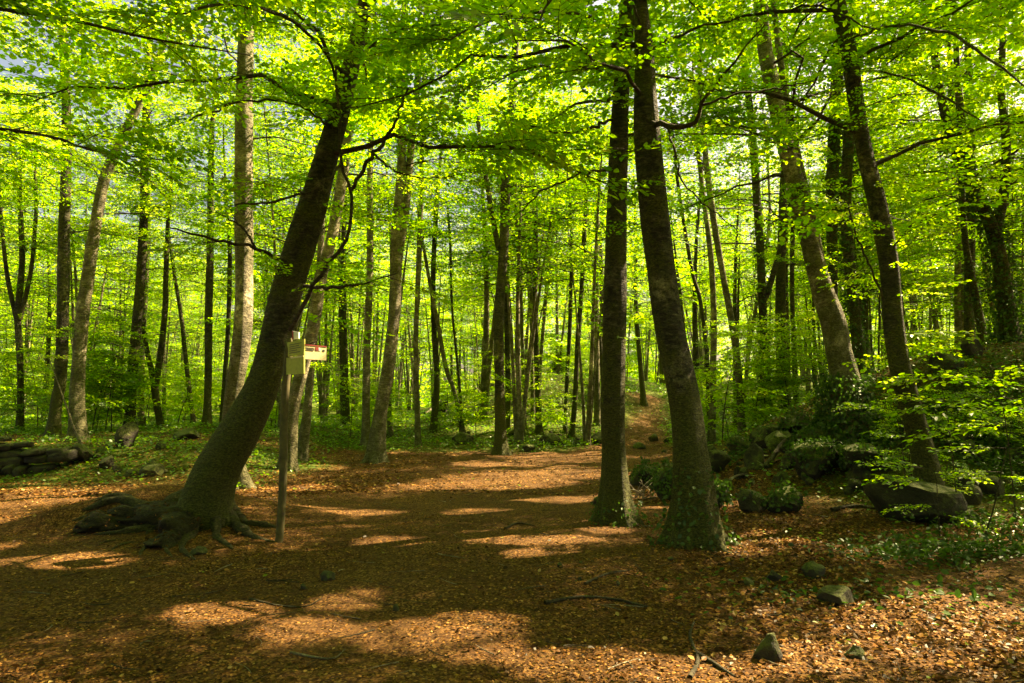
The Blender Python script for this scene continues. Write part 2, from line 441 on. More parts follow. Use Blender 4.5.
def in_fleck(p):
    """p (n,3) -> True where a leaf would shade one of the flecks"""
    hit = np.zeros(len(p), bool)
    for (cx, cy_, cz, rx, ry) in FC:
        k = (p[:, 2] - cz) / SUN[2]
        gx = p[:, 0] - SUN[0] * k; gy = p[:, 1] - SUN[1] * k
        d = ((gx - cx) / rx) ** 2 + ((gy - cy_) / ry) ** 2
        m = d < 3.0
        if m.any():
            d[m] += 0.45 * snoise(np.stack([gx[m], gy[m]], -1), S_F)
        hit |= (d < 1.0) & (p[:, 2] > cz + 0.9)
    return hit

# ------------------------------------------------------------------ foliage sprays
def leaf_quads(P0, D, Nn, ln, fine, g):
    """leaves from base points P0, directions D, normals Nn, lengths ln"""
    S = np.cross(Nn, D); S /= np.linalg.norm(S, axis=1)[:, None] + 1e-9
    n = len(P0); l = ln[:, None]
    if fine:
        w = l * 0.33; fold = g.uniform(0.02, 0.16, n)[:, None] * l; curl = g.uniform(-0.12, 0.06, n)[:, None] * l
        v = [P0, P0 + D * l * 0.34 + S * w + Nn * fold, P0 + D * l * 0.72 + S * w * 0.8 + Nn * (fold + curl * 0.5), P0 + D * l + Nn * curl,
             P0 + D * l * 0.72 - S * w * 0.8 + Nn * (fold + curl * 0.5), P0 + D * l * 0.34 - S * w + Nn * fold]
        V = np.stack(v, 1); q = np.array([[0, 3, 2, 1], [0, 5, 4, 3]])
    else:
        w = l * 0.36
        V = np.stack([P0, P0 + D * l * 0.5 + S * w, P0 + D * l, P0 + D * l * 0.5 - S * w], 1); q = np.array([[0, 1, 2, 3]])
    return V, q

def make_spray(seed, fine=True, L=1.25, leaf=0.088, dens=1.0):
    g = np.random.default_rng(seed)
    tw = Buf()
    bend = g.uniform(-0.15, 0.15); droop = g.uniform(0.02, 0.16)
    ax = lambda t: np.array([L * t, L * bend * t * t, -L * droop * t * t])
    t = np.linspace(0, 1, 5)
    P = np.array([ax(a) for a in t])
    tube(tw, P, np.linspace(0.0075, 0.0018, 5), 3)
    lines = [(ax, 1.0)]
    ns = int(11 * dens)
    P0 = []; D = []
    def leaves_on(f, length, start):
        k = max(2, int(length / (leaf * 0.62)))
        for i in range(k):
            a = start + (1 - start) * (i + 0.5) / k
            p = f(a); dv = f(min(1, a + 0.04)) - f(max(0, a - 0.04)); dv /= np.linalg.norm(dv)
            s = 1 if i % 2 else -1
            an = s * g.uniform(0.6, 1.15)
            d = np.array([dv[0] * math.cos(an) - dv[1] * math.sin(an), dv[0] * math.sin(an) + dv[1] * math.cos(an), dv[2] + g.normal(0, 0.18)])
            P0.append(p); D.append(d / np.linalg.norm(d))
        d = f(1.0) - f(0.9); P0.append(f(1.0)); D.append(d / np.linalg.norm(d))
    leaves_on(ax, L * 0.75, 0.25)
    for i in range(ns):
        a = 0.10 + 0.82 * (i + g.uniform(0, 0.6)) / ns
        s = 1 if i % 2 else -1
        ang = s * g.uniform(0.65, 1.05)
        l = L * (0.50 * math.sin(math.pi * min(1, 0.25 + a * 0.72)) ** 0.8) * g.uniform(0.6, 1.15) * (1.05 - 0.35 * a)
        b0 = ax(a); d0 = np.array([math.cos(ang), math.sin(ang), g.normal(-0.05, 0.14)])
        f = lambda q, b0=b0, d0=d0, l=l: b0 + d0 * l * q + np.array([0.12 * l * q * q, 0, -0.10 * l * q * q])
        tube(tw, np.array([f(0), f(0.5), f(1)]), [0.0035, 0.0025, 0.001], 3)
        leaves_on(f, l, 0.12)
    P0 = np.array(P0); D = np.array(D)
    n = len(P0)
    Nn = np.stack([g.normal(0, 0.34, n), g.normal(0, 0.34, n), np.ones(n)], 1)
    Nn -= D * (Nn * D).sum(1)[:, None]; Nn /= np.linalg.norm(Nn, axis=1)[:, None]
    ln = leaf * g.uniform(0.45, 1.28, n)
    V, q = leaf_quads(P0, D, Nn, ln, fine, g)
    return dict(LV=V, q=q, TV=np.concatenate(tw.V), TQ=np.concatenate(tw.Q), rnd=g.uniform(0, 1, n))

FINE = [make_spray(100 + i, True, leaf=0.098) for i in range(10)]
COARSE = [make_spray(200 + i, False, leaf=0.10) for i in range(10)]
BROAD = [make_spray(300 + i, False, leaf=0.145, dens=0.8) for i in range(8)]

def rotm(az, pitch, roll):
    ca, sa = np.cos(az), np.sin(az); cp, sp = np.cos(pitch), np.sin(pitch); cr, sr = np.cos(roll), np.sin(roll)
    Z = np.zeros_like(az); O = np.ones_like(az)
    Rz = np.stack([np.stack([ca, -sa, Z], -1), np.stack([sa, ca, Z], -1), np.stack([Z, Z, O], -1)], -2)
    Ry = np.stack([np.stack([cp, Z, -sp], -1), np.stack([Z, O, Z], -1), np.stack([sp, Z, cp], -1)], -2)
    Rx = np.stack([np.stack([O, Z, Z], -1), np.stack([Z, cr, -sr], -1), np.stack([Z, sr, cr], -1)], -2)
    return Rz @ Ry @ Rx

def sprays_to(b, pos, az, pitch, roll, scale, g, templates, cull=None, leafm=1, twigm=0, twigs=True, tone=0.0, keep=1.0):
    """adds sprays at positions; leaves inside cull(p) are left out"""
    n = len(pos); pos = np.asarray(pos, float)
    Rm = rotm(np.asarray(az, float), np.asarray(pitch, float), np.asarray(roll, float)) * np.asarray(scale, float)[:, None, None]
    tid = g.integers(0, len(templates), n)
    tn = g.normal(0, 0.13, n) + tone + g.normal(0, 0.08)
    for k in range(len(templates)):
        s = np.where(tid == k)[0]
        if len(s) == 0: continue
        T = templates[k]
        LV = T['LV']; nl, nv = LV.shape[:2]
        W = np.einsum('sij,lvj->slvi', Rm[s], LV) + pos[s][:, None, None, :]
        rn = np.clip(T['rnd'][None, :] * 0.7 + 0.15 + tn[s][:, None] + g.normal(0, 0.06, (len(s), nl)), 0, 1)
        W = W.reshape(-1, nv, 3); rn = rn.reshape(-1)
        ok = np.ones(len(W), bool)
        if keep < 1: ok &= g.random(len(W)) < keep
        if cull is not None: ok &= ~cull(W[:, 0])
        W = W[ok]; rn = rn[ok]
        q = T['q']
        Q = (np.arange(len(W))[:, None, None] * nv + q[None]).reshape(-1, 4)
        b.add(W.reshape(-1, 3), Q, leafm, np.repeat(rn, nv), smooth=False)
        if twigs:
            if cull is not None: s = s[~cull(pos[s] + Rm[s][:, :, 0] * 0.5)]
            if len(s) == 0: continue
            TV = T['TV']; Wt = np.einsum('sij,vj->svi', Rm[s], TV) + pos[s][:, None, :]
            Qt = (np.arange(len(s))[:, None, None] * len(TV) + T['TQ'][None]).reshape(-1, 4)
            b.add(Wt.reshape(-1, 3), Qt, twigm)

def near_view(p):
    """keeps leaves from hanging right in front of the lens"""
    return (np.hypot(p[:, 0], p[:, 1]) < 2.6) & (p[:, 2] < 5)

def cull_all(p): return in_fleck(p) | near_view(p)

def crown_on(path, z0, g, R0=2.6, nl=16, sc_=1.0, templates=None, limb_r=0.03, rise=0.35, cull=cull_all, per=9, tone=0.0, keep=1.0, azr=None, flat=0.22, zg=0.0):
    """limbs with sprays along the trunk path above height z0 -> (limb list, crown buffer)"""
    templates = templates or FINE
    zs = path[:, 2]; ztop = zs.max()
    limbs = []; b = Buf()
    P = []; A = []; Pt = []; Ro = []; Sc = []
    for i in range(nl):
        f = (i + g.uniform(0, 0.9)) / nl
        z = z0 + (ztop - z0) * f ** 0.9 * 0.97
        j = int(np.clip(np.searchsorted(zs, z), 1, len(zs) - 1)); base = path[j]
        az = i * 2.4 + g.normal(0, 0.5) if azr is None else g.uniform(*azr)
        prof = math.sin(math.pi * min(1, 0.28 + 0.66 * f)) ** 0.7
        Ln = R0 * prof * g.uniform(0.7, 1.2) + 0.4
        el = rise * g.uniform(0.3, 1.3) + 0.5 * f ** 3
        t = np.linspace(0, 1, 8)
        sway = g.normal(0, 0.12) * Ln
        px_ = np.stack([math.cos(az) * Ln * t - math.sin(az) * sway * t ** 2, math.sin(az) * Ln * t + math.cos(az) * sway * t ** 2,
                        Ln * (math.tan(el) * t - 0.30 * t * t)], 1) + base
        px_[1:] += g.normal(0, 0.025 * Ln, (7, 3)) * np.array([1, 1, 0.5])
        rb = limb_r * (0.40 + 0.20 * Ln) * (1.1 - 0.6 * f)
        limbs.append((px_, np.linspace(rb, rb * 0.2, 8)))
        ns = max(3, int(per * Ln / 2.2))
        for k in range(ns):
            u = 0.22 + 0.78 * (k + g.uniform(0, 1)) / ns
            q = px_[0] * 0
            ii = u * 7; i0 = int(min(6, ii)); q = px_[i0] + (px_[i0 + 1] - px_[i0]) * (ii - i0)
            P.append(q + np.array([0, 0, g.normal(0, 0.05)]))
            A.append(az + (1 if k % 2 else -1) * g.uniform(0.15, 1.25) * (1.15 - 0.8 * u))
            Pt.append(g.normal(0.04, 0.16)); Ro.append(g.normal(0, flat)); Sc.append(sc_ * g.uniform(0.7, 1.15))
    # leader sprays at the very top
    for k in range(4):
        P.append(path[-1]); A.append(g.uniform(0, 6.28)); Pt.append(g.uniform(0.1, 0.6)); Ro.append(0); Sc.append(sc_)
    sprays_to(b, P, A, Pt, Ro, Sc, g, templates, cull=cull, tone=tone, keep=keep)
    return limbs, b

def trunk_mesh(b, path, rad, g, sides=18, flare=1.0, roots=5, ground=True, lob=0.08):
    """trunk with buttressed foot and roots running out over the ground"""
    z0 = path[0][2]; ph = g.uniform(0, 6.28, 3); nb = int(g.integers(4, 7))
    def lobes(P, th):
        h = np.maximum(0, P[:, 2] - z0)[:, None]
        r0 = rad[0]
        e = np.exp(-h / (0.95 * r0 + 0.08))
        bt = 0.5 + 0.5 * np.cos(nb * th[None, :] + ph[0] + 0.3 * np.sin(th * 2 + ph[1]))
        return 1 + flare * e * (0.25 + 0.75 * bt) + lob * np.sin(2 * th[None, :] + ph[2] + h * 0.7) * 0.5 + lob * 0.6 * np.sin(3 * th[None, :] + ph[1] - h * 1.3)
    d0 = path[1] - path[0]; d0 = d0 / np.linalg.norm(d0)
    low = path[0] - np.array([d0[0] * 0.5, d0[1] * 0.5, 1.0]) * 0.45
    P = np.vstack([low, path]); rr = np.concatenate([[rad[0]], rad])
    tube(b, P, rr, sides, 0, rough=0.05, lobes=lobes)
    for k in range(roots):
        an = 6.283 * k / roots + g.normal(0, 0.3); r0 = rad[0] * (1 + 0.1 * flare)
        Ln = r0 * g.uniform(1.5, 3.0) + 0.12
        t = np.linspace(0, 1, 9); cu = g.normal(0, 0.35)
        rx = r0 * 0.35 + (Ln) * t
        x = path[0][0] + rx * np.cos(an + cu * t); y = path[0][1] + rx * np.sin(an + cu * t)
        gz = hgt(x, y) if ground else np.full(9, z0)
        z = gz + (r0 * 0.9) * (1 - t) ** 3.4 - 0.10 * t ** 1.5 - 0.03 + 0.02 * np.sin(t * 11 + k * 2)
        tube(b, np.stack([x, y, z], 1), r0 * np.array([0.40, 0.33, 0.26, 0.20, 0.16, 0.13, 0.10, 0.07, 0.04]), 8, 0, rough=0.28)

def extend(pts, rad, H, g, step=0.5, straight=0.12):
    """continue a trunk above its last seen point up to height H, tapering"""
    P = [p for p in pts]; Rr = [r for r in rad]
    d = P[-1] - P[-2]; d /= np.linalg.norm(d)
    while P[-1][2] < H:
        d = d + np.array([-d[0] * straight + g.normal(0, 0.03), -d[1] * straight + g.normal(0, 0.03), 0.03]); d /= np.linalg.norm(d)
        left = max(0.0, (H - P[-1][2]) / max(1e-3, H - pts[-1][2]))
        P.append(P[-1] + d * step); Rr.append(rad[-1] * (0.12 + 0.88 * left ** 0.8))
    return np.array(P), np.array(Rr)

def ivy_on(path, rad, g, n, zlo, zhi, size=0.07, thick=0.05, flare=0.0):
    b = Buf(); zs = path[:, 2]
    z = zlo + (zhi - zlo) * g.random(n) ** 1.35
    j = np.interp(z, zs, np.arange(len(zs))); j0 = np.clip(j.astype(int), 0, len(zs) - 2); fr = (j - j0)[:, None]
    c = path[j0] * (1 - fr) + path[j0 + 1] * fr
    r = rad[j0] * (1 + flare * np.exp(-(z - zs[0]) / 0.35)) + np.abs(g.normal(0, thick, n)) + 0.01
    th = g.uniform(0, 6.283, n)
    out = np.stack([np.cos(th), np.sin(th), np.zeros(n)], 1)
    P0 = c + out * r[:, None]
    D = out * 0.5 + g.normal(0, 0.6, (n, 3)) + np.array([0, 0, -0.3]); D /= np.linalg.norm(D, axis=1)[:, None]
    Nn = out + g.normal(0, 0.35, (n, 3)) + np.array([0, 0, 0.5]); Nn -= D * (Nn * D).sum(1)[:, None]; Nn /= np.linalg.norm(Nn, axis=1)[:, None]
    V, q = leaf_quads(P0, D, Nn, size * g.uniform(0.6, 1.3, n), True, g)
    Q = (np.arange(n)[:, None, None] * 6 + q[None]).reshape(-1, 4)
    b.add(V.reshape(-1, 3), Q, 0, np.repeat(g.random(n), 6), smooth=False)
    return b

# ------------------------------------------------------------------ hero trees
TREEBOXES = []   # foot x, y, to keep other trees off
def hero(label, pts, Y=None, H=15.0, z0=5.0, seed=0, bark=None, crown=None, ivy=None, group=None, limbs=None, flare=0.7, roots=5, forks=None, name='beech_tree', sides=20, rad_scale=0.84, dY=0.0, epi=None):
    """pts: (px, py, width px) from foot to top; Y depth of the foot (from the ground under it if None)"""
    g = np.random.default_rng(1000 + seed); bark = bark or M_BARK
    foot = gh(pts[0][0], pts[0][1]) if Y is None else at(pts[0][0], pts[0][1], Y)
    Y = foot[1]
    W = []; Rr = []
    for k, p in enumerate(pts):
        w = at(p[0], p[1], Y + (dY * (k / max(1, len(pts) - 1))))
        _, _, dep = proj(w)
        W.append(w); Rr.append(p[2] * dep / 683.0 / 2 * rad_scale)
    W = np.array(W); W[0][2] = float(hgt(W[0][0], W[0][1])) - 0.03
    CR = catmull(np.column_stack([W, Rr]), max(14, int((W[-1][2] - W[0][2]) / 0.16)))
    P, Rd = CR[:, :3], CR[:, 3]
    P, Rd = extend(P, Rd, H, g) if H > P[-1][2] else (P, Rd)
    loc = P[0].copy()
    TREEBOXES.append((loc[0], loc[1]))
    t = thing(name, label, 'tree', loc, group)
    b = Buf(); trunk_mesh(b, P, Rd, g, sides, flare, roots)
    obj('trunk', shifted(b, 'trunk', [bark], loc), t)
    lb = []
    for (f, fr) in (forks or []):   # forks: second stems, pixel lists, starting on the trunk
        Wf = np.array([at(p[0], p[1], Y + 0.03 * i) for i, p in enumerate(f)]); Rf = [p[2] * Y / 683.0 / 2 for p in f]
        cf = catmull(np.column_stack([Wf, Rf]), 26); Pf, Rf = cf[:, :3], cf[:, 3]
        if fr > Pf[-1][2]: Pf, Rf = extend(Pf, Rf, fr, g)
        bb = Buf(); tube(bb, Pf, Rf, 10, 0, rough=0.05); obj('fork', shifted(bb, 'fork', [bark], loc), t)
        lb.append(Pf)
    for f in (limbs or []):         # limbs drawn from the photo: pixel lists with a depth offset each
        Wf = np.array([at(p[0], p[1], Y + p[3]) for p in f]); Rf = [p[2] * 0.72 * Y / 683.0 / 2 for p in f]
        cf = catmull(np.column_stack([Wf, Rf]), 22); cf[1:-1, :3] += g.normal(0, 0.010, (20, 3))
        bb = Buf(); tube(bb, cf[:, :3], cf[:, 3], 7, 0, rough=0.12); obj('limb', shifted(bb, 'limb', [M_TWIG], loc), t)
    cb = Buf()
    kw = dict(R0=2.6, nl=16, sc_=1.0, templates=FINE, per=9)
    kw.update(crown or {})
    lims, c = crown_on(P, z0, g, **kw)
    cb = c
    for Pf in lb:
        k2 = dict(kw); k2['nl'] = max(4, kw['nl'] // 2)
        l2, c2 = crown_on(Pf, max(z0, Pf[0][2] + 0.5), g, **k2); lims += l2
        cb.V += [v for v in c2.V]; cb.Q += [q + cb.n for q in c2.Q]; cb.M += c2.M; cb.Rn += c2.Rn; cb.S += c2.S; cb.n += c2.n
    for f in (limbs or []):         # sprays on the drawn limbs
        cf = catmull(np.array([at(p[0], p[1], Y + p[3]) for p in f]), 30)
        nS = max(2, int(np.linalg.norm(np.diff(cf, axis=0), axis=1).sum() * f[0][4])) if len(f[0]) > 4 else 0
        if nS:
            ii = (30 * (0.25 + 0.75 * g.random(nS))).astype(int).clip(1, 29)
            dv = cf[ii] - cf[ii - 1]; az = np.arctan2(dv[:, 1], dv[:, 0]) + g.choice([-1, 1], nS) * g.uniform(0.2, 1.1, nS)
            sprays_to(cb, cf[ii], az, g.normal(0.0, 0.2, nS), g.normal(0, 0.25, nS), g.uniform(0.45, 0.8, nS), g, FINE, cull=cull_all)
    for (pl, rl) in lims: tube(cb, pl, rl, 6, 0)
    # short leafy shoots straight from the trunk
    nE = epi if epi is not None else 9
    if nE:
        zz = loc[2] + 1.9 + (z0 + 2.5 - 1.9) * g.random(nE) ** 0.8; jj = np.clip(np.searchsorted(P[:, 2], zz), 1, len(P) - 1)
        sprays_to(cb, P[jj], g.uniform(0, 6.28, nE), g.normal(0.1, 0.2, nE), g.normal(0, 0.25, nE), g.uniform(0.4, 0.8, nE), g, FINE, cull=cull_all)
    obj('crown', shifted(cb, 'crown', [M_TWIG, M_LEAF], loc), t)
    if ivy:
        n, zl, zh, sz, th = ivy
        ib = ivy_on(P, Rd, g, n, loc[2] + zl, loc[2] + zh, sz, th, flare)
        obj('ivy', shifted(ib, 'ivy', [M_IVY], loc), t)
    return t, P, Rd

near = dict(R0=3.0, nl=20, sc_=0.95, templates=FINE, per=10, keep=0.85)
mid = dict(R0=2.4, nl=18, sc_=1.0, templates=FINE, per=9, keep=0.62, limb_r=0.022)
midc = dict(R0=2.0, nl=16, sc_=1.05, templates=COARSE, per=9, keep=0.48, limb_r=0.02)

# T1 the big leaning tree by the signpost
hero('thick dark beech leaning right over the signpost, its roots exposed',
     [(200, 522, 62), (212, 478, 58), (240, 432, 50), (262, 388, 43), (275, 344, 39), (285, 300, 38), (299, 250, 37), (314, 200, 33), (328, 150, 29), (337, 118, 27), (350, 70, 21), (360, 30, 18)],
     H=14, z0=4.7, seed=1, crown=dict(R0=3.2, nl=26, sc_=1.0, templates=FINE, per=11), flare=0.35, roots=4, sides=28, rad_scale=0.80,
     limbs=[[(340, 110, 4.5, 0, 4.2), (330, 60, 3.6, -1.0), (290, 20, 4, -2.0), (230, 5, 3, -2.9), (170, 15, 1.5, -3.5)],
            [(345, 85, 4, 0, 4.2), (366, 50, 3, -1.0), (400, 30, 3, -2.0), (440, 25, 1.5, -2.8)],
            [(333, 130, 3.2, 0, 3.0), (300, 106, 2.6, -.8), (250, 100, 3, -1.6), (190, 120, 1.5, -2.2)],
            [(290, 330, 6.5, -0.2, 0), (312, 288, 5.5, -.5), (331, 262, 5.2, -.6), (350, 228, 5, -.6), (351, 190, 4.4, -.6), (341, 162, 3.8, -.6), (338, 110, 4, -.6), (336, 62, 3, -.6)],
            [(351, 190, 5.5, -.6, 1.5), (371, 158, 5, -.7), (391, 130, 4, -.8), (408, 88, 2.5, -.9)],
            [(304, 286, 5, -.4, 1.2), (336, 288, 4, -.7), (368, 282, 3, -.9), (398, 273, 1.5, -1)],
            [(371, 152, 3, -.7, 1.2), (388, 166, 2.6, -.8), (410, 176, 2.2, -.9), (456, 178, 1.2, -1)],
            [(341, 165, 4, -.6, 1.5), (320, 185, 3.5, -.9), (280, 200, 3, -1.2), (235, 205, 2, -1.5)],
            [(286, 262, 5, -.2, 1.5), (255, 247, 4.5, -.5), (215, 240, 3.5, -.7), (170, 228, 2, -1)],
            [(255, 247, 3, -.5, 1.5), (240, 225, 2.5, -.6), (215, 212, 1.6, -.8)],
            [(282, 340, 3, -.25, 0), (292, 372, 2.6, -.3), (300, 352, 2.4, -.4), (318, 340, 1.4, -.4)]])

# T2 behind T1
hero('straight grey trunk rising behind the big leaning tree, pale at its foot',
     [(240, 488, 26), (231, 440, 22), (233, 400, 21), (240, 350, 21), (244, 300, 21), (244, 200, 20), (244, 100, 19), (246, 30, 18)],
     H=17, z0=6.5, seed=2, bark=M_BARK_PALE, crown=mid)
hero('leaning pale trunk just behind the sign boards',
     [(287, 470, 19), (292, 412, 18), (303, 368, 16), (314, 324, 15), (320, 280, 14), (331, 240, 13), (342, 180, 12), (350, 120, 11)],
     H=15, z0=6.5, seed=3, bark=M_BARK_PALE, crown=mid)
hero('thin pale trunk close behind the leaning trunk at the sign boards',
     [(301, 459, 13), (306, 420, 11), (310, 380, 9), (315, 330, 8), (320, 260, 8), (322, 200, 7)],
     H=12, z0=6, seed=4, bark=M_BARK_PALE, crown=midc)
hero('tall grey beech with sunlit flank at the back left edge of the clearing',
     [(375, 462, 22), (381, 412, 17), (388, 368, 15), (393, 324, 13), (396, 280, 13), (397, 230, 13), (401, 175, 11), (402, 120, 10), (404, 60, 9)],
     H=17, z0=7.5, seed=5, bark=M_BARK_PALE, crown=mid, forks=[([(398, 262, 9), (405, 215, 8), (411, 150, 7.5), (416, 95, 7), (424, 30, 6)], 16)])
hero('slim bright trunk standing left of the tall grey beech',
     [(366, 446, 11), (366, 400, 9), (367, 350, 8.5), (369, 300, 8), (370, 240, 8), (370, 180, 7), (372, 90, 6)], H=15, z0=7, seed=6, bark=M_BARK_PALE, crown=midc)
hero('short seen pale stem showing behind the tall grey beech foot',
     [(391, 437, 7), (389, 400, 6), (392, 330, 6), (402, 240, 5), (408, 160, 5)], H=13, z0=7, seed=7, bark=M_BARK_PALE, crown=midc)
hero('slender straight mossy stem right of the tall grey beech',
     [(418, 446, 8), (417, 400, 6.5), (416, 340, 6), (418, 280, 6), (421, 200, 6), (423, 100, 5)], H=14, z0=7, seed=8, bark=M_BARK_PALE, crown=midc)
hero('dark curved stem with a clump at its foot on the wooded slope',
     [(433, 415, 9), (437, 380, 6.5), (434, 330, 6.5), (433, 280, 6), (436, 210, 5.5)], Y=28, H=14, z0=7, seed=9, crown=midc)
hero('thin dead looking stem leaning left on the slope',
     [(464, 436, 6), (455, 394, 5.5), (446, 368, 5.5), (438, 324, 5), (431, 290, 4.5), (424, 250, 3.5)], H=9.5, z0=8, seed=10, bark=M_BARK_PALE, crown=dict(R0=1.2, nl=5, templates=COARSE, per=5), flare=.4)
hero('very thin reddish stem beside the thin stem leaning left',
     [(463, 434, 3.5), (459, 380, 3.2), (452, 306, 3), (450, 240, 3), (446, 190, 2)], H=9, z0=7, seed=11, crown=dict(R0=1.0, nl=5, templates=COARSE, per=5), flare=.3, roots=0)
hero('upright brown beech in the middle at the far side of the clearing',
     [(501, 455, 15), (500, 412, 12.5), (499, 350, 12), (500, 300, 11.5), (504, 238, 11.5), (507, 150, 11), (512, 100, 9), (517, 20, 8)],
     H=17, z0=8, seed=12, crown=mid, flare=1.1, forks=[([(499, 250, 6), (494, 225, 5.5), (488, 190, 5), (482, 150, 4.5), (474, 90, 4)], 14)])
for k, (lab, pts, Hh) in enumerate([
    ('dark slim stem just right behind the upright brown beech', [(507, 431, 8), (508, 390, 7), (507, 330, 6.5), (506, 280, 6)], 13),
    ('straight pale slim trunk at the slope edge with dark neighbours', [(539, 434, 8), (537, 368, 6.5), (535, 300, 6), (536, 230, 6), (531, 150, 5)], 14),
    ('thin grey stem touching the straight pale slim trunk', [(533, 420, 5), (532, 350, 4.5), (531, 280, 4.5), (527, 200, 4)], 12),
    ('thin greenish stem two stems left of the straight pale slim trunk', [(525, 430, 4.5), (523, 370, 4), (521, 300, 4), (516, 220, 3.5)], 12),
    ('slightly leaning dark stem at the slope edge, nearer of a close pair', [(571, 438, 7), (575, 400, 6.5), (578, 340, 6), (582, 280, 5.5), (586, 200, 5)], 13),
    ('thin stem left of the slightly leaning dark stem, other of the pair', [(565, 433, 5), (567, 380, 4.5), (570, 320, 4.5), (572, 250, 4)], 12),
    ('straight mossy stem just left of the nearer big twin trunk', [(597, 425, 8), (597, 380, 7), (596, 320, 6.5), (597, 250, 6), (598, 170, 5)], 14),
    ('forked thin stem with dark foot on the path slope', [(645, 380, 5), (637, 340, 4.5), (634, 300, 4.5), (631, 240, 4)], 14),
    ('stem with a wide dark foot on the path slope', [(644, 405, 8), (640, 360, 5.5), (636, 310, 5), (636, 250, 4.5)], 14),
]):
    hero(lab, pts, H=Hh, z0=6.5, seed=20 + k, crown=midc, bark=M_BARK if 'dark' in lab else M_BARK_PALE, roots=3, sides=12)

# T12, T13 the two big trunks right of the middle
hero('near big upright trunk with a sunlit mossy foot, left one of two',
     [(617, 522, 38), (615, 470, 29), (613, 412, 27), (614, 324, 24.5), (615, 280, 24), (617, 200, 21), (621, 100, 18), (625, 40, 17), (627, 5, 16)],
     H=15, z0=5.0, seed=40, rad_scale=0.9, crown=near, ivy=(150, 0.0, 0.35, 0.05, 0.03), flare=0.75, roots=6, sides=26,
     limbs=[[(624, 50, 4, 0, 3.6), (606, 24, 3.2, -1.0), (560, 12, 4, -2.0), (500, 18, 3, -2.8), (450, 40, 1.5, -3.2)],
            [(622, 80, 3.5, 0, 3.6), (600, 70, 2.8, -.8), (570, 66, 3, -1.5), (520, 70, 2, -2.2), (485, 90, 1, -2.6)],
            [(612, 120, 5, -.1, 2.2), (590, 128, 4.5, -.4), (567, 133, 3.5, -.7), (538, 128, 2.5, -.9), (512, 120, 1.2, -1.1)],
            [(611, 170, 4.5, -.1, 2.2), (592, 172, 4, -.3), (570, 178, 3.2, -.4), (542, 192, 2.4, -.4), (508, 222, 1, -.3)]])
hero('near big dark trunk leaning left with ivy at its broad foot, right one of two',
     [(692, 544, 52), (693, 500, 46), (690, 455, 38), (686, 412, 34), (678, 368, 32), (669, 324, 31), (663, 280, 30), (653, 200, 29), (648, 150, 28), (645, 100, 25), (644, 50, 21), (640, 5, 17)],
     H=15, z0=4.7, seed=41, rad_scale=0.9, crown=near, ivy=(420, 0.0, 0.9, 0.055, 0.04), flare=0.7, roots=7, sides=28,
     limbs=[[(642, 60, 4.5, 0, 3.0), (676, 36, 3.4, -1.0), (740, 18, 2.8, -1.8), (810, 8, 2.2, -2.4), (880, 30, 1.2, -2.9)],
            [(641, 30, 4, 0, 3.4), (630, 0, 3.4, -1.0), (600, -20, 4, -2.2), (560, -10, 3, -3.0), (540, 20, 1.5, -3.4)],
            [(650, 122, 8, -.1, 0), (672, 127, 7, -.3), (692, 125, 6, -.4), (702, 104, 5, -.5), (727, 70, 3.5, -.7), (765, 24, 1.5, -1.0)],
            [(700, 106, 4, -.5, 2), (725, 97, 3.4, -.6), (767, 90, 2.6, -.8), (815, 82, 1.2, -1)],
            [(668, 128, 3.5, -.3, 1.2), (676, 155, 2.8, -.4), (684, 182, 2.2, -.5), (712, 210, 1.8, -.6), (738, 232, 1, -.7)]])

# right-hand trees
hero('ivy footed beech leaning left on the boulder mound, right edge sunlit',
     [(848, 410, 36), (845, 385, 33), (838, 350, 28), (834, 324, 27), (823, 290, 24), (812, 250, 22), (800, 200, 21), (786, 150, 19), (775, 100, 18), (765, 50, 16)],
     Y=12.6, H=15, z0=4.8, epi=26, seed=42, bark=M_BARK_PALE, crown=near, ivy=(3600, 0.0, 1.25, 0.07, 0.16), flare=1.3, roots=7, sides=24,
     forks=[([(829, 305, 11), (818, 250, 10), (806, 195, 9), (796, 150, 8), (785, 90, 7)], 13)])
hero('crooked trunk bending over the big mossy slab on the mound',
     [(932, 482, 30), (926, 464, 27), (915, 420, 25), (905, 385, 24), (897, 350, 23.5), (892, 310, 23.5), (888, 260, 22), (876, 200, 20), (864, 150, 17), (856, 100, 17), (849, 50, 17), (840, 10, 16)],
     Y=9.4, H=15, z0=4.5, epi=24, seed=43, crown=near, flare=0.4, roots=4, sides=24,
     limbs=[[(850, 40, 4.5, 0, 2.4), (890, 26, 3.4, -1.0), (940, 30, 4, -1.8), (990, 60, 3, -2.5), (1030, 90, 1.5, -3.0)],
            [(853, 70, 3.6, 0, 2.4), (890, 74, 2.8, -.9), (935, 92, 3, -1.6), (980, 120, 1.5, -2.2)],
            [(884, 300, 3.5, -.1, 1.2), (868, 262, 3.2, -.2), (858, 238, 2.8, -.3), (846, 200, 2, -.4)],
            [(890, 250, 3, -.1, 2.0), (912, 225, 2.6, -.4), (935, 215, 1.6, -.7)]])
hero('ivy clad upright trunk behind the ivy footed leaning beech, left of two',
     [(838, 385, 13), (833, 300, 12), (832, 200, 13), (836, 100, 13), (838, 40, 12)], Y=16.5, H=15, z0=5.5, seed=44, crown=mid, ivy=(1500, 0.2, 8.5, 0.08, 0.07))
hero('ivy clad upright trunk behind the ivy footed leaning beech, right of two',
     [(862, 388, 14), (856, 330, 13), (850, 270, 12), (846, 200, 12), (851, 100, 12), (855, 20, 11)], Y=15.6, H=15, z0=5.5, seed=45, crown=mid, ivy=(1900, 0.2, 8.5, 0.08, 0.08))
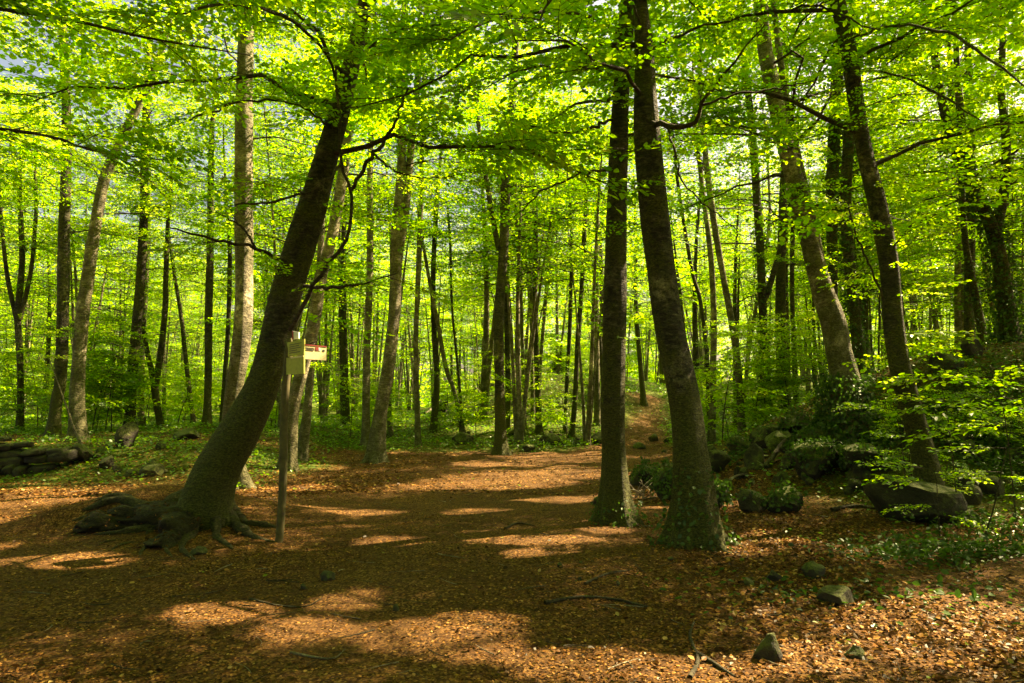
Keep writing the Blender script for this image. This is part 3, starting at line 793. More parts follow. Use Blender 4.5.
hero('ivy clad straight trunk forking high, left of the boulder mound',
     [(768, 402, 12), (764, 340, 10), (761, 270, 9.5), (757, 200, 9), (752, 130, 8), (744, 60, 7)], Y=21, H=15, z0=7, seed=46, crown=midc, ivy=(1300, 0.1, 6.5, 0.085, 0.06),
     forks=[([(765, 300, 6), (775, 268, 6), (784, 233, 5), (793, 190, 4)], 12)])
for k, (lab, pts, Yq) in enumerate([
    ('slim pale trunk leaning left between the big trunks and the ivy clad straight one', [(742, 431, 9), (739, 380, 8.5), (733, 330, 8), (724, 280, 7.5), (714, 222, 7.5), (706, 160, 7), (700, 90, 6)], 19),
    ('straight slim dark trunk between the big dark trunk and the slim pale leaning one', [(711, 422, 9), (713, 370, 7.5), (714, 320, 7), (711, 260, 7), (704, 200, 6)], 23),
    ('thin curving stem close behind the big dark leaning trunk', [(710, 405, 6), (706, 350, 5), (700, 300, 4.5), (692, 270, 4.5), (680, 200, 4)], 24),
    ('thin stem leaning right against the slim pale leaning trunk', [(741, 410, 4.5), (748, 360, 4.2), (757, 300, 4), (766, 250, 3.5)], 25),
    ('thin dark upright stem, left of a pair beyond the ivy clad straight trunk', [(789, 400, 5), (788, 340, 4.5), (786, 280, 4.5), (787, 200, 4)], 26),
    ('straight mossy stem, right of a pair beyond the ivy clad straight trunk', [(797, 404, 8), (794, 350, 6), (792, 290, 5.5), (793, 220, 5)], 22),
]):
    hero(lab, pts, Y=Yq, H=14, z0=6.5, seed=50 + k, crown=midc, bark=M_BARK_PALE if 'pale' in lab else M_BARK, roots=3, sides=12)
hero('large forked ivy tree behind the saplings at the far right',
     [(1012, 372, 24), (1008, 320, 21), (998, 250, 19), (985, 212, 16), (968, 180, 12), (955, 150, 11), (943, 105, 10), (935, 60, 9)],
     Y=15.5, H=14, z0=5.2, seed=60, rad_scale=0.74, crown=mid, ivy=(2600, 0.1, 5.0, 0.085, 0.11),
     forks=[([(996, 235, 10), (1004, 190, 9), (1006, 140, 8), (1001, 90, 7), (1003, 40, 6)], 14), ([(972, 186, 9), (962, 130, 8), (958, 80, 6)], 13)])
hero('thin trunk left of the large forked ivy tree',
     [(987, 356, 10), (980, 320, 9), (970, 270, 8), (964, 230, 7.5), (960, 170, 7), (952, 110, 6)], Y=17.5, H=13, z0=5.5, seed=61, crown=mid, ivy=(500, 0.1, 3.0, 0.08, 0.05), sides=12)
# left-hand trees
hero('dark sun spotted trunk behind the stone wall end, left of two',
     [(53, 438, 15), (57, 400, 13.5), (61, 377, 13), (63, 303, 12.5), (64, 241, 12), (66, 170, 11), (66, 90, 10), (62, 20, 9)], H=15, z0=6, seed=70, crown=mid)
hero('pale sun spotted trunk behind the stone wall end, right of two',
     [(79, 442, 18), (77, 410, 16), (77, 385, 15.5), (82, 323, 14), (88, 278, 14), (94, 233, 13), (104, 180, 12), (119, 145, 11), (131, 120, 10)], H=14, z0=6.2, seed=71, crown=mid, bark=M_BARK_PALE)
hero('dark straight trunk with sunlit foot, left of the clearing',
     [(130, 429, 12), (133, 364, 11), (139, 303, 10.5), (143, 233, 10), (145, 150, 9), (148, 70, 8)], H=15, z0=7, seed=72, crown=mid)
hero('slim pale stem touching the dark straight trunk with sunlit foot',
     [(141, 428, 8), (141, 390, 7), (143, 340, 6), (148, 250, 5)], H=12, z0=7, seed=73, crown=midc, bark=M_BARK_PALE)
hero('low forked dark tree shaped like a letter V left of the clearing',
     [(161, 427, 8), (156, 400, 8), (154, 381, 7), (147, 350, 5), (143, 320, 5), (141, 270, 4.5)], H=12, z0=6, seed=74, crown=midc,
     forks=[([(155, 388, 6.5), (161, 350, 6), (165, 310, 5.5), (166, 274, 5), (168, 220, 4)], 12)])
hero('dark straight trunk midway between the low forked tree and the big leaning tree',
     [(207, 426, 10), (208, 380, 8.5), (209, 303, 8.5), (210, 250, 8), (211, 170, 7)], H=14, z0=7, seed=75, crown=midc)
hero('slim bent stem right of the low forked dark tree',
     [(194, 423, 6), (188, 380, 5), (182, 323, 4.5), (176, 285, 4), (168, 230, 3.5)], H=11, z0=6, seed=76, crown=midc)
hero('dark trunk half hidden left of the big leaning tree foot',
     [(222, 426, 7), (224, 390, 6), (228, 330, 5), (230, 260, 5)], H=13, z0=6, seed=77, crown=midc)
hero('cluster stem with steep forks at the far left of the woods',
     [(22, 408, 8), (20, 360, 7), (18, 315, 7), (22, 260, 6), (20, 200, 5)], Y=24, H=12, z0=6.5, seed=78, crown=midc,
     forks=[([(19, 330, 4.5), (8, 280, 4), (2, 230, 3.5)], 11), ([(20, 320, 4.5), (31, 270, 4), (36, 215, 3.5)], 11)])

# trees beside and behind the photographer and beyond the right edge: added to roof the clearing and shade it
OFF = [(9.5, 7.0, 16), (13.5, 11.0, 17), (8.0, 2.0, 15), (14.0, 4.5, 16), (17.5, 8.0, 17), (12.5, 18.5, 16), (17.5, 14.5, 17), (19.0, 20.0, 16),
       (4.6, -1.5, 15), (10.5, -2.5, 15), (-6.3, 4.0, 15), (-9.5, 8.0, 15), (-3.2, -3.0, 14), (-11.5, 12.5, 15), (22.5, 12.0, 16), (21.0, 4.0, 16), (8.6, 21.5, 15), (13.0, 25.0, 15), (-8.0, -1.0, 14)]
for i, (x, y, Hh) in enumerate(OFF):
    g = np.random.default_rng(3000 + i)
    z = float(hgt(x, y))
    r0 = g.uniform(0.14, 0.22)
    P = np.array([[x, y, z - 0.02]]); 
    t = np.linspace(0, 1, 30)[:, None]
    ln = g.normal(0, 0.5, 2)
    P = np.concatenate([x + ln[0] * t + 0.15 * np.sin(t * 5 + i), y + ln[1] * t, z - 0.02 + t * (Hh - z)], 1)
    rad = r0 * (1 - 0.85 * t[:, 0] ** 1.2)
    o = thing('beech_tree', 'shade beech added at the side of the clearing beyond the frame of trunks', 'tree', P[0], 'beeches ringing the clearing')
    b = Buf(); trunk_mesh(b, P, rad, g, 12, 0.8, 4); obj('trunk', shifted(b, 'trunk', [M_BARK], P[0]), o)
    lims, cb = crown_on(P, max(5.6, z + 4.2), g, R0=3.4, nl=22, sc_=1.4, templates=COARSE, per=8, keep=0.55 if y > 9 else 0.9)
    for (pl, rl) in lims: tube(cb, pl, rl, 5, 0)
    if i == 10:     # this one reaches into the upper left of the view
        for tgt in ([(-3.9, 5.2, 4.7), (-3.0, 5.3, 4.55), (-2.2, 5.5, 4.5)], [(-4.3, 5.6, 3.9), (-3.6, 5.7, 3.75), (-3.0, 5.8, 3.7)], [(-4.0, 5.0, 5.3), (-3.0, 4.9, 5.1), (-1.9, 5.0, 5.05)]):
            q0 = P[int(np.searchsorted(P[:, 2], tgt[0][2] - 0.5))]
            cf = catmull(np.vstack([q0, np.array(tgt)]), 20); lims.append((cf, np.linspace(0.03, 0.005, 20)))
            ii = g.integers(6, 20, 15); dv = cf[ii] - cf[ii - 1]
            sprays_to(cb, cf[ii], np.arctan2(dv[:, 1], dv[:, 0]) + g.choice([-1, 1], 15) * g.uniform(0.2, 1.0, 15), g.normal(-0.05, 0.15, 15), g.normal(0, 0.2, 15), g.uniform(0.45, 0.75, 15), g, FINE, cull=cull_all)
            tube(cb, cf, np.linspace(0.03, 0.005, 20), 6, 0)
    obj('crown', shifted(cb, 'crown', [M_TWIG, M_LEAF], P[0]), o)
    TREEBOXES.append((x, y))

# ------------------------------------------------------------------ background trees: variants copied
def variant(seed, H, r0, z0, nl, R0, sc_, templates, bend, per=7, keep=1.0):
    g = np.random.default_rng(seed)
    t = np.linspace(0, 1, 26)
    a = g.uniform(0, 6.28)
    off = bend * (t ** 1.5) + 0.12 * np.sin(t * 6 + a)
    P = np.stack([off * math.cos(a), off * math.sin(a), -0.02 + t * H], 1)
    rad = r0 * (1 - 0.85 * t ** 1.1)
    b = Buf(); trunk_mesh(b, P, rad, g, 9, 0.6, 0, ground=False)
    tm = b.mesh('trunk', [M_BARK_PALE if seed % 5 else M_BARK])
    extra = []
    for k in range([2, 3, 1, 4, 2, 1, 4, 3][seed % 8]):     # coppiced: further stems from the same stool
        a2 = a + 2.1 + 1.7 * k + g.normal(0, 0.3); H2 = H * g.uniform(0.7, 0.92)
        P2 = np.stack([(0.12 + g.uniform(1.0, 2.4) * t ** 1.3) * math.cos(a2), (0.12 + g.uniform(1.0, 2.4) * t ** 1.3) * math.sin(a2), -0.02 + t * H2], 1)
        tube(b, P2, r0 * g.uniform(0.45, 0.75) * (1 - 0.85 * t ** 1.1), 8, 0, rough=0.05); extra.append(P2)
    if extra: tm = b.mesh('trunk', [M_BARK_PALE if seed % 5 else M_BARK])
    lims, cb = crown_on(P, z0, g, R0=R0, nl=nl, sc_=sc_, templates=templates, cull=None, per=per, keep=keep)
    for P2 in extra:
        l2, c2 = crown_on(P2, z0 + 0.5, g, R0=R0 * 0.8, nl=nl // 2, sc_=sc_, templates=templates, cull=None, per=per, keep=keep); lims += l2
        cb.V += c2.V; cb.Q += [q + cb.n for q in c2.Q]; cb.M += c2.M; cb.Rn += c2.Rn; cb.S += c2.S; cb.n += c2.n
    for (pl, rl) in lims: tube(cb, pl, rl, 4, 0)
    return tm, cb.mesh('crown', [M_TWIG, M_LEAF])
VARS = [variant(5000 + i, 13 + (i % 4), [0.09, 0.11, 0.14, 0.08, 0.10, 0.17, 0.085, 0.12][i], [5.5, 4.2, 6.0, 3.4, 4.6, 5.5, 3.0, 5.5][i], 19, 2.3, 1.15, COARSE if i < 4 else BROAD, [0.6, 1.5, 0.4, 2.2, 1.0, 0.8, 2.8, 0.3][i], 8, 0.40) for i in range(8)]

ZONES = [(0, 230, 'leafy beech in the dense woods behind the stone wall, left side', 'beeches in the woods behind the stone wall'),
         (230, 430, 'beech in the woods seen between signpost and tall grey beech', 'beeches in the woods behind the signpost'),
         (430, 640, 'slender beech on the wooded hillside behind the clearing', 'beeches on the hillside behind the clearing'),
         (640, 820, 'slender beech beyond the two big near trunks where the path climbs', 'beeches beyond the two big near trunks'),
         (820, 1100, 'beech in the bright woods beyond the boulder mound, right side', 'beeches beyond the boulder mound')]
def bgtree(x, y, g, v=None, s=None):
    z = float(hgt(x, y)); px, _, _ = proj(np.array([x, y, z]))
    zn = next((q for q in ZONES if px < q[1]), ZONES[-1])
    o = thing('beech_tree', zn[2], 'tree', (x, y, z - 0.02), zn[3])
    tm, cm = VARS[g.integers(0, 8) if v is None else v]
    o.rotation_euler = (g.normal(0, 0.035), g.normal(0, 0.045), g.uniform(0, 6.28)); s = s or g.uniform(0.8, 1.15)
    o.scale = (s, s, s * g.uniform(0.92, 1.1))
    obj('trunk', tm, o); obj('crown', cm, o)
g = np.random.default_rng(77)
placed = list(TREEBOXES); cnt = 0
for tries in range(30000):
    if cnt >= 208: break
    y = 23 + 72 * g.random() ** 1.35
    x = g.uniform(-1, 1) * (0.82 * y + 5)
    if abs(x - path_x(y)) < 1.5 and y < 46: continue
    dmin = 1.5 + 0.02 * y
    if any((x - a) ** 2 + (y - b_) ** 2 < dmin ** 2 for a, b_ in placed): continue
    placed.append((x, y)); bgtree(x, y, g); cnt += 1

for i, (x, y) in enumerate([(-2.0, -7.5), (3.5, -8), (8, -9.5), (-7, -7), (-12, -3), (-14, 3), (-16.5, 8.5), (-18, 15), (13, -6), (18, -1.5), (25, 2), (27, 9), (-10, -11), (0, -13), (6, -15), (-19, 1)]):  # unseen copies added behind and beside the camera to deepen the foreground shade
    bgtree(x, y, g, v=i % 6, s=1.15)

# ------------------------------------------------------------------ understory saplings (variants copied)
def sapling_variant(seed, H, sc_, n):
    g = np.random.default_rng(seed)
    t = np.linspace(0, 1, 12); a = g.uniform(0, 6.28)
    P = np.stack([0.25 * H * t ** 2 * math.cos(a), 0.25 * H * t ** 2 * math.sin(a), H * t * 0.95], 1)
    sb = Buf(); tube(sb, P, np.linspace(0.018, 0.004, 12), 6)
    cb = Buf()
    u = 0.22 + 0.78 * g.random(n); ii = (u * 11).astype(int)
    sprays_to(cb, P[ii], g.uniform(0, 6.28, n), g.normal(0.12, 0.15, n), g.normal(0, 0.15, n), sc_ * g.uniform(0.6, 1.1, n) * (1.15 - 0.5 * u), g, FINE, tone=0.05)
    return sb.mesh('stem', [M_TWIG]), cb.mesh('foliage', [M_TWIG, M_LEAF])
SAPS = [sapling_variant(6000, 1.3, 0.75, 13), sapling_variant(6001, 2.1, 0.95, 20), sapling_variant(6002, 3.2, 1.15, 30), sapling_variant(6003, 1.0, 0.6, 10), sapling_variant(6004, 4.2, 1.35, 40)]
def sap(x, y, v, g, label, group, s=1.0):
    o = thing('beech_sapling', label, 'sapling', (x, y, float(hgt(x, y)) - 0.01), group)
    o.rotation_euler = (g.normal(0, 0.06), g.normal(0, 0.06), g.uniform(0, 6.28)); o.scale = (s,) * 3
    obj('stem', SAPS[v][0], o); obj('foliage', SAPS[v][1], o)
g = np.random.default_rng(88)
for i in range(26):   # on the right mound
    x = g.uniform(5.6, 11.5); y = g.uniform(9.0, 13.6)
    if x < 0.55 * y: x = 0.55 * y + g.uniform(0, 1.8)
    sap(x, y, int(g.choice([0, 3, 3])), g, 'leafy beech sapling among the low greenery of the boulder mound', 'saplings covering the boulder mound', g.uniform(0.55, 0.85))
for (lo, hi, ylo, yhi, n, vs, lab, grp) in [
    (0, 240, 23, 46, 32, [1, 2, 2, 4], 'leafy green sapling in the undergrowth behind the stone wall', 'saplings in the undergrowth behind the stone wall'),
    (250, 430, 24, 50, 16, [0, 1, 2], 'sapling in the open woods behind the signpost', 'saplings behind the signpost'),
    (440, 700, 26, 60, 40, [0, 1, 1, 2], 'small sapling on the hillside behind the clearing', 'saplings on the hillside'),
    (690, 860, 18, 36, 22, [0, 1, 2, 2], 'bright sapling in the hollow left of the boulder mound', 'saplings left of the boulder mound'),
    (860, 1040, 19, 42, 26, [1, 2, 4], 'bright sapling in the woods beyond the boulder mound', 'saplings beyond the boulder mound')]:
    for i in range(n):
        y = ylo + (yhi - ylo) * g.random() ** 1.2; x = (g.uniform(lo, hi) - 512) / 683 * y
        if abs(x - path_x(y)) < 1.5: continue
        sap(x, y, int(g.choice(vs)), g, lab, grp, g.uniform(0.75, 1.15))

for i in range(75):
    y = 42 + 42 * g.random(); x = g.uniform(-0.8, 0.8) * y
    px = proj(np.array([x, y, float(hgt(x, y))]))[0]
    k = 0 if px < 400 else (1 if px < 700 else 2)
    sap(x, y, 4 if i % 3 else 2, g, ['tall leafy young beech far back in the left woods', 'tall leafy young beech far back on the hillside', 'tall leafy young beech far back in the right woods'][k],
        ['young beeches far back left', 'young beeches far back on the hillside', 'young beeches far back right'][k], g.uniform(1.0, 1.5))

# ------------------------------------------------------------------ far-off woods: one mass
def far_woods():
    g = np.random.default_rng(99); b = Buf(); n = 7000
    y = 84 + 60 * g.random(n); x = g.uniform(-1, 1, n) * (0.85 * y + 12)
    z = hgt(x, y) + 0.2 + 22 * g.random(n) ** 1.15
    sprays_to(b, np.stack([x, y, z], 1), g.uniform(0, 6.28, n), g.normal(0, 0.3, n), g.normal(0, 0.35, n), g.uniform(2.2, 3.8, n), g, BROAD, twigs=False, leafm=0)
    o = obj('distant_woods', b.mesh('distant_woods', [M_LEAF])); tag(o, 'far green wood closing the view behind the trunks', 'woods', None, 'stuff')
far_woods()

# ------------------------------------------------------------------ rocks
def rock_mesh(seed, sx, sy, sz, m, sub=4, cuts=13, rough=0.16, peak=0.0):
    g = np.random.default_rng(seed)
    bm = bmesh.new(); bmesh.ops.create_icosphere(bm, subdivisions=sub, radius=1.0)
    V = np.array([v.co[:] for v in bm.verts])
    if peak: V[:, :2] *= (1 - peak * np.clip(V[:, 2] + 0.3, 0, 1))[:, None]; V[:, 0] += 0.3 * peak * V[:, 2]
    for k in range(cuts if sub != 4 or sx < 0.5 else 7):     # chop faces off the ball so that it reads as broken rock
        n = g.normal(size=3); n /= np.linalg.norm(n); d = g.uniform(0.50, 0.86) if sub != 4 or sx < 0.5 else g.uniform(0.42, 0.62)
        s = V @ n - d; V = V - np.where(s > 0, s, 0)[:, None] * n * 0.97
    rid = 1 - 2 * np.abs(snoise(V * 1.1 + seed * 3.1, S_R))
    V *= (1 + rough * 0.8 * snoise(V * 0.7 + seed, S_R) + rough * 0.45 * rid + 0.035 * snoise(V * 4.0 + seed, S_R))[:, None]
    V *= np.array([sx, sy, sz])
    for v, c in zip(bm.verts, V): v.co = c
    me = bpy.data.meshes.new('rock'); bm.to_mesh(me); bm.free(); me.materials.append(m)
    me.polygons.foreach_set('use_smooth', np.full(len(me.polygons), sub > 4))
    return me, V

def rock(px, py, w, h, label, seed, m=None, ivy=0, name='boulder', depth=0.8, Y=None, sink=0.25, cat='boulder', group=None, tilt=0.0, rz=None):
    """px, py foot centre; w, h seen size in pixels"""
    p = gh(px, py) if Y is None else at(px, py, Y)
    p = p + np.array([0, 0.25 * w * p[1] / 683, 0]); w = w * (0.8 if name == 'stone' else 1); h = h * (0.8 if name == 'stone' else 1); sink = 0.40 if name == 'stone' else sink
    p[2] = float(hgt(p[0], p[1])) 
    k = p[1] / 683.0
    sx = w * k / 2 * 1.08; hz = h * k
    sz = hz / (2 - sink * 2) * 1.2
    g = np.random.default_rng(seed)
    me, V = rock_mesh(seed, sx, sx * depth, sz, m or M_ROCK, 4 if 'slab' in label and 'big' in label else (5 if w > 36 else (4 if w > 14 else 3)), peak=0.6 if 'pointed' in label or 'upright stone' in label else 0.0)
    loc = (p[0], p[1], p[2])
    if ivy:
        t = thing(name, label, cat, loc, group); o = obj('rock_body', me, t); o.location = (0, 0, sz * (1 - 2 * sink))
        idx = g.integers(0, len(V), ivy); idx = idx[V[idx, 2] > -0.2 * sz]; n = len(idx)
        nn = V[idx] / np.array([sx, sx * depth, sz]) ** 2; nn /= np.linalg.norm(nn, axis=1)[:, None]
        P0 = V[idx] * 1.0 + nn * np.abs(g.normal(0.02, 0.03, n))[:, None] + g.normal(0, 0.02, (n, 3)) + np.array([0, 0, sz * (1 - 2 * sink)])
        D = g.normal(0, 0.6, (n, 3)) + nn * 0.3; D /= np.linalg.norm(D, axis=1)[:, None]
        Nn = nn + g.normal(0, 0.35, (n, 3)); Nn -= D * (Nn * D).sum(1)[:, None]; Nn /= np.linalg.norm(Nn, axis=1)[:, None]
        LV, q = leaf_quads(P0, D, Nn, 0.06 * g.uniform(0.6, 1.3, n), True, g)
        b = Buf(); b.add(LV.reshape(-1, 3), (np.arange(n)[:, None, None] * 6 + q[None]).reshape(-1, 4), 0, np.repeat(g.random(n), 6), smooth=False)
        obj('ivy', b.mesh('ivy', [M_IVY]), t)
        t.rotation_euler = (0, tilt, 0)
    else:
        t = obj(name, me, None, (loc[0], loc[1], loc[2] + sz * (1 - 2 * sink))); tag(t, label, cat, group)
        t.rotation_euler = (0, tilt, 0 if rz is None else rz)
    return t

rock(928, 527, 86, 42, 'big smooth mossy slab below the crooked trunk', 1, M_ROCKMOSS, depth=0.6, tilt=0.18)
rock(790, 514, 36, 22, 'dark rounded boulder topped with moss, right of a pair on the leaf slope', 2, M_ROCKMOSS, ivy=420)
rock(757, 512, 27, 18, 'dark rounded boulder, left of a pair on the leaf slope', 3, M_ROCK, ivy=70)
rock(821, 480, 52, 34, 'ivy smothered hump of rock below the ivy footed beech', 4, M_ROCKMOSS, ivy=900)
rock(866, 478, 50, 24, 'mossy boulder right of the ivy smothered hump', 5, M_ROCKMOSS, ivy=500)
rock(648, 487, 30, 24, 'ivy covered boulder between the two big trunks, the farther', 6, M_ROCKMOSS, ivy=500)
rock(667, 501, 26, 32, 'ivy covered upright boulder touching the big dark leaning trunk', 7, M_ROCKMOSS, ivy=520)
rock(719, 509, 22, 24, 'ivy covered boulder just right of the big dark leaning trunk', 8, M_ROCKMOSS, ivy=420)
rock(841, 607, 38, 18, 'low dark stone in the sunlit leaves of the right foreground', 9, name='stone', cat='stone')
rock(773, 664, 40, 26, 'pointed stone casting a dark shadow at the bottom edge', 10, name='stone', cat='stone', depth=0.7)
rock(859, 660, 28, 14, 'small pointed stone right of the pointed stone at the bottom edge', 11, name='stone', cat='stone')
rock(818, 579, 28, 15, 'flat mossy stone in the leaves before the dark boulder pair', 12, M_ROCKMOSS, name='stone', cat='stone')
rock(777, 583, 22, 12, 'small stone left of the flat mossy stone', 13, name='stone', cat='stone')
rock(750, 586, 12, 8, 'tiny stone left of the small stone before the boulder pair', 14, name='stone', cat='stone')
rock(913, 368, 17, 18, 'dark round boulder on top of the mound beside the crooked trunk', 15, M_ROCK, Y=14.0)
rock(950, 366, 34, 16, 'long low boulder on top of the mound', 16, M_ROCKMOSS, Y=14.0)
rock(977, 362, 22, 16, 'dark boulder at the right end of the mound top row', 17, M_ROCK, Y=14.2)
rock(745, 452, 32, 16, 'mossy rock at the left foot of the mound', 18, M_ROCKMOSS, ivy=350)
rock(772, 447, 34, 22, 'mossy rock step between the mound foot and the ivy smothered hump', 19, M_ROCKMOSS, ivy=120)
rock(717, 474, 30, 18, 'low mossy rock behind the big dark leaning trunk', 20, M_ROCKMOSS)
rock(800, 436, 36, 18, 'shadowed rock under the ivy footed beech', 21, M_ROCKMOSS, ivy=450)
rock(640, 449, 13, 6, 'low mossy rock at the path edge between the two big near trunks', 22, M_ROCKMOSS, sink=0.4)
rock(600, 444, 20, 9, 'small mossy rock at the far edge of the clearing left of the twin trunk', 23, M_ROCKMOSS)
rock(528, 452, 14, 9, 'small rock right of the upright brown beech foot', 24, M_ROCKMOSS)
rock(552, 445, 22, 9, 'mossy rock at the slope edge before the straight pale slim trunk', 25, M_ROCKMOSS)
rock(465, 444, 24, 9, 'mossy rock at the slope edge left of the upright brown beech', 26, M_ROCKMOSS)
rock(440, 416, 30, 16, 'dark rock hump at the foot of the curved stem', 27, M_ROCKMOSS)
rock(395, 613, 9, 11, 'tiny upright stone in the sunlit middle of the clearing', 28, name='stone', cat='stone')
rock(326, 582, 22, 13, 'pale stone near the foot of the signpost', 29, M_STONE, name='stone', cat='stone')
rock(303, 590, 10, 6, 'tiny stone left of the pale stone near the signpost', 30, M_STONE, name='stone', cat='stone')
rock(834, 418, 84, 24, 'dark ivy shrouded rock around the foot of the ivy footed beech', 40, M_ROCKMOSS, ivy=1800, Y=12.2, sink=0.35)
rock(77, 464, 28, 16, 'grey rock right of the stone wall end', 31, M_ROCK)
rock(103, 470, 18, 11, 'brown rock two rocks right of the stone wall', 32, M_STONE)
rock(124, 448, 20, 20, 'dark boulder right of the pale sun spotted trunk', 33, M_ROCK)
rock(151, 477, 22, 9, 'dark low rock in front of the left trees', 34, M_ROCK, sink=0.4)
rock(195, 556, 20, 10, 'pale stone at the tip of the exposed roots', 35, M_STONE, name='stone', cat='stone')
rock(181, 440, 26, 9, 'sunlit mossy rock left of the big leaning tree', 36, M_ROCKMOSS)
rock(570, 372, 34, 14, 'dark rock hump high on the hillside', 37, M_ROCKMOSS)
rock(735, 378, 18, 9, 'small rock on the climbing path bank', 38, M_ROCKMOSS)
rock(597, 505, 12, 10, 'small mossy stone touching the near upright trunk', 39, M_ROCKMOSS, name='stone', cat='stone')

g = np.random.default_rng(66)
def scatter_stones(n, x0, x1, y0, y1, label, group, smin, smax):
    for i in range(n):
        px, py = g.uniform(x0, x1), g.uniform(y0, y1); w = g.uniform(smin, smax)
        rock(px, py, w, w * g.uniform(0.45, 0.75), label, 700 + int(px * 7 + py), g.choice([M_ROCK, M_ROCKMOSS, M_ROCKMOSS]), name='stone', cat='stone', group=group)
scatter_stones(34, 725, 905, 438, 500, 'small dark stone lying loose on the leafy slope of the boulder mound', 'loose stones on the boulder mound', 6, 20)
scatter_stones(16, 62, 170, 446, 480, 'small stone lying on the green bank right of the stone wall', 'loose stones by the stone wall', 5, 15)
scatter_stones(18, 455, 600, 436, 447, 'little mossy stone along the far edge of the clearing', 'little stones along the far edge of the clearing', 4, 12)
scatter_stones(10, 640, 735, 440, 456, 'little mossy stone beside the climbing path behind the two big near trunks', 'little stones beside the climbing path', 5, 14)
scatter_stones(13, 690, 900, 440, 486, 'middling mossy boulder on the slope of the boulder mound', 'middling boulders on the boulder mound', 20, 36)
scatter_stones(9, 960, 1022, 440, 530, 'mossy stone under the saplings at the right edge', 'stones under the saplings at the right edge', 16, 40)
scatter_stones(12, 560, 760, 560, 620, 'thumb sized stone in the litter before the two big near trunks', 'thumb sized stones in the litter', 3, 8)

# ------------------------------------------------------------------ dry stone wall
def stone_wall():
    g = np.random.default_rng(12)
    a = gh(-34, 478); c = gh(50, 472)
    b = Buf(); L = np.linalg.norm((c - a)[:2]); dx = (c - a) / L; nrm = np.array([-dx[1], dx[0], 0])
    zrow = 0.0
    for row in range(5):
        hgt_r = [0.24, 0.20, 0.17, 0.15, 0.12][row]; s = -g.uniform(0, 0.2)
        while s < L:
            w = g.uniform(0.14, 0.50) * (1.1 if row < 3 else 0.8); hh_ = hgt_r * g.uniform(0.8, 1.35); jz = g.normal(0, 0.025); tl = g.normal(0, 0.10); dp = g.uniform(0.16, 0.30)
            if row >= 3 and s + w > L - 0.35 * (row - 2): break
            ctr = a + dx * (s + w / 2) + nrm * (g.normal(0, 0.03) + 0.2); gz = float(hgt(ctr[0], ctr[1]))
            gz = min(gz, float(hgt(*(ctr - nrm * 0.35)[:2])))
            # rounded block on an 8x8 cube-sphere grid
            n = 7; u = np.linspace(-1, 1, n)
            for (ax_, sg) in ((0, 1), (0, -1), (1, 1), (1, -1), (2, 1), (2, -1)):
                U, W = np.meshgrid(u, u); F = np.zeros((n, n, 3)); F[..., ax_] = sg
                F[..., (ax_ + 1) % 3] = U * sg; F[..., (ax_ + 2) % 3] = W
                nr = np.power((np.abs(F) ** 4.5).sum(-1), 1 / 4.5)[..., None]; F = F / nr
                F = F * (1 + 0.17 * snoise(F * 0.8 + row * 7 + s * 3, S_R) + 0.05 * snoise(F * 3 + s, S_R))[..., None]; F[..., 2] += tl * F[..., 0]
                Wd = ctr + dx * (F[..., 0:1] * w / 2 * 0.97) + nrm * (F[..., 1:2] * dp) + np.array([0, 0, 1]) * (F[..., 2:3] * hh_ / 2 * 0.97 + jz)
                Wd[..., 2] += gz - ctr[2] + zrow + hgt_r / 2 - 0.05
                ii = np.arange(n - 1)[:, None] * n + np.arange(n - 1)[None, :]
                b.add(Wd.reshape(-1, 3), np.stack([ii, ii + 1, ii + n + 1, ii + n], -1).reshape(-1, 4))
            s += w
        zrow += hgt_r
    o = obj('stone_wall', shifted(b, 'stone_wall', [M_STONE], a), None, a)
    tag(o, 'low dry stone wall in deep shade at the left edge', 'wall')
stone_wall()

# ------------------------------------------------------------------ signpost
M_POST = plain('weathered_post_wood', (0.085, 0.070, 0.024), 0.85, 0.4, 14)
M_BOARD = plain('pale_sign_board', (0.80, 0.66, 0.36), 0.6, 0.08)
M_BOARDG = plain('yellow_green_sign_board', (0.42, 0.42, 0.08), 0.6, 0.12)
M_SRED = plain('sign_red', (0.32, 0.035, 0.03), 0.5, 0.05)
M_SDARK = plain('sign_dark_print', (0.05, 0.045, 0.035), 0.6, 0.05)
M_SWHITE = plain('sign_white', (0.75, 0.75, 0.72), 0.5, 0.03)

def quadbox(b, p00, p10, p11, p01, th, m=0, back=None):
    """flat board from four corners (world) given thickness th away from the camera"""
    P = [np.array(p, float) for p in (p00, p10, p11, p01)]
    n = np.cross(P[1] - P[0], P[3] - P[0]); n /= np.linalg.norm(n)
    if n[1] < 0: n = -n
    V = P + [p + n * th for p in P]
    Q = [[0, 1, 2, 3], [7, 6, 5, 4], [0, 4, 5, 1], [1, 5, 6, 2], [2, 6, 7, 3], [3, 7, 4, 0]]
    b.add(V, Q, m, smooth=False)

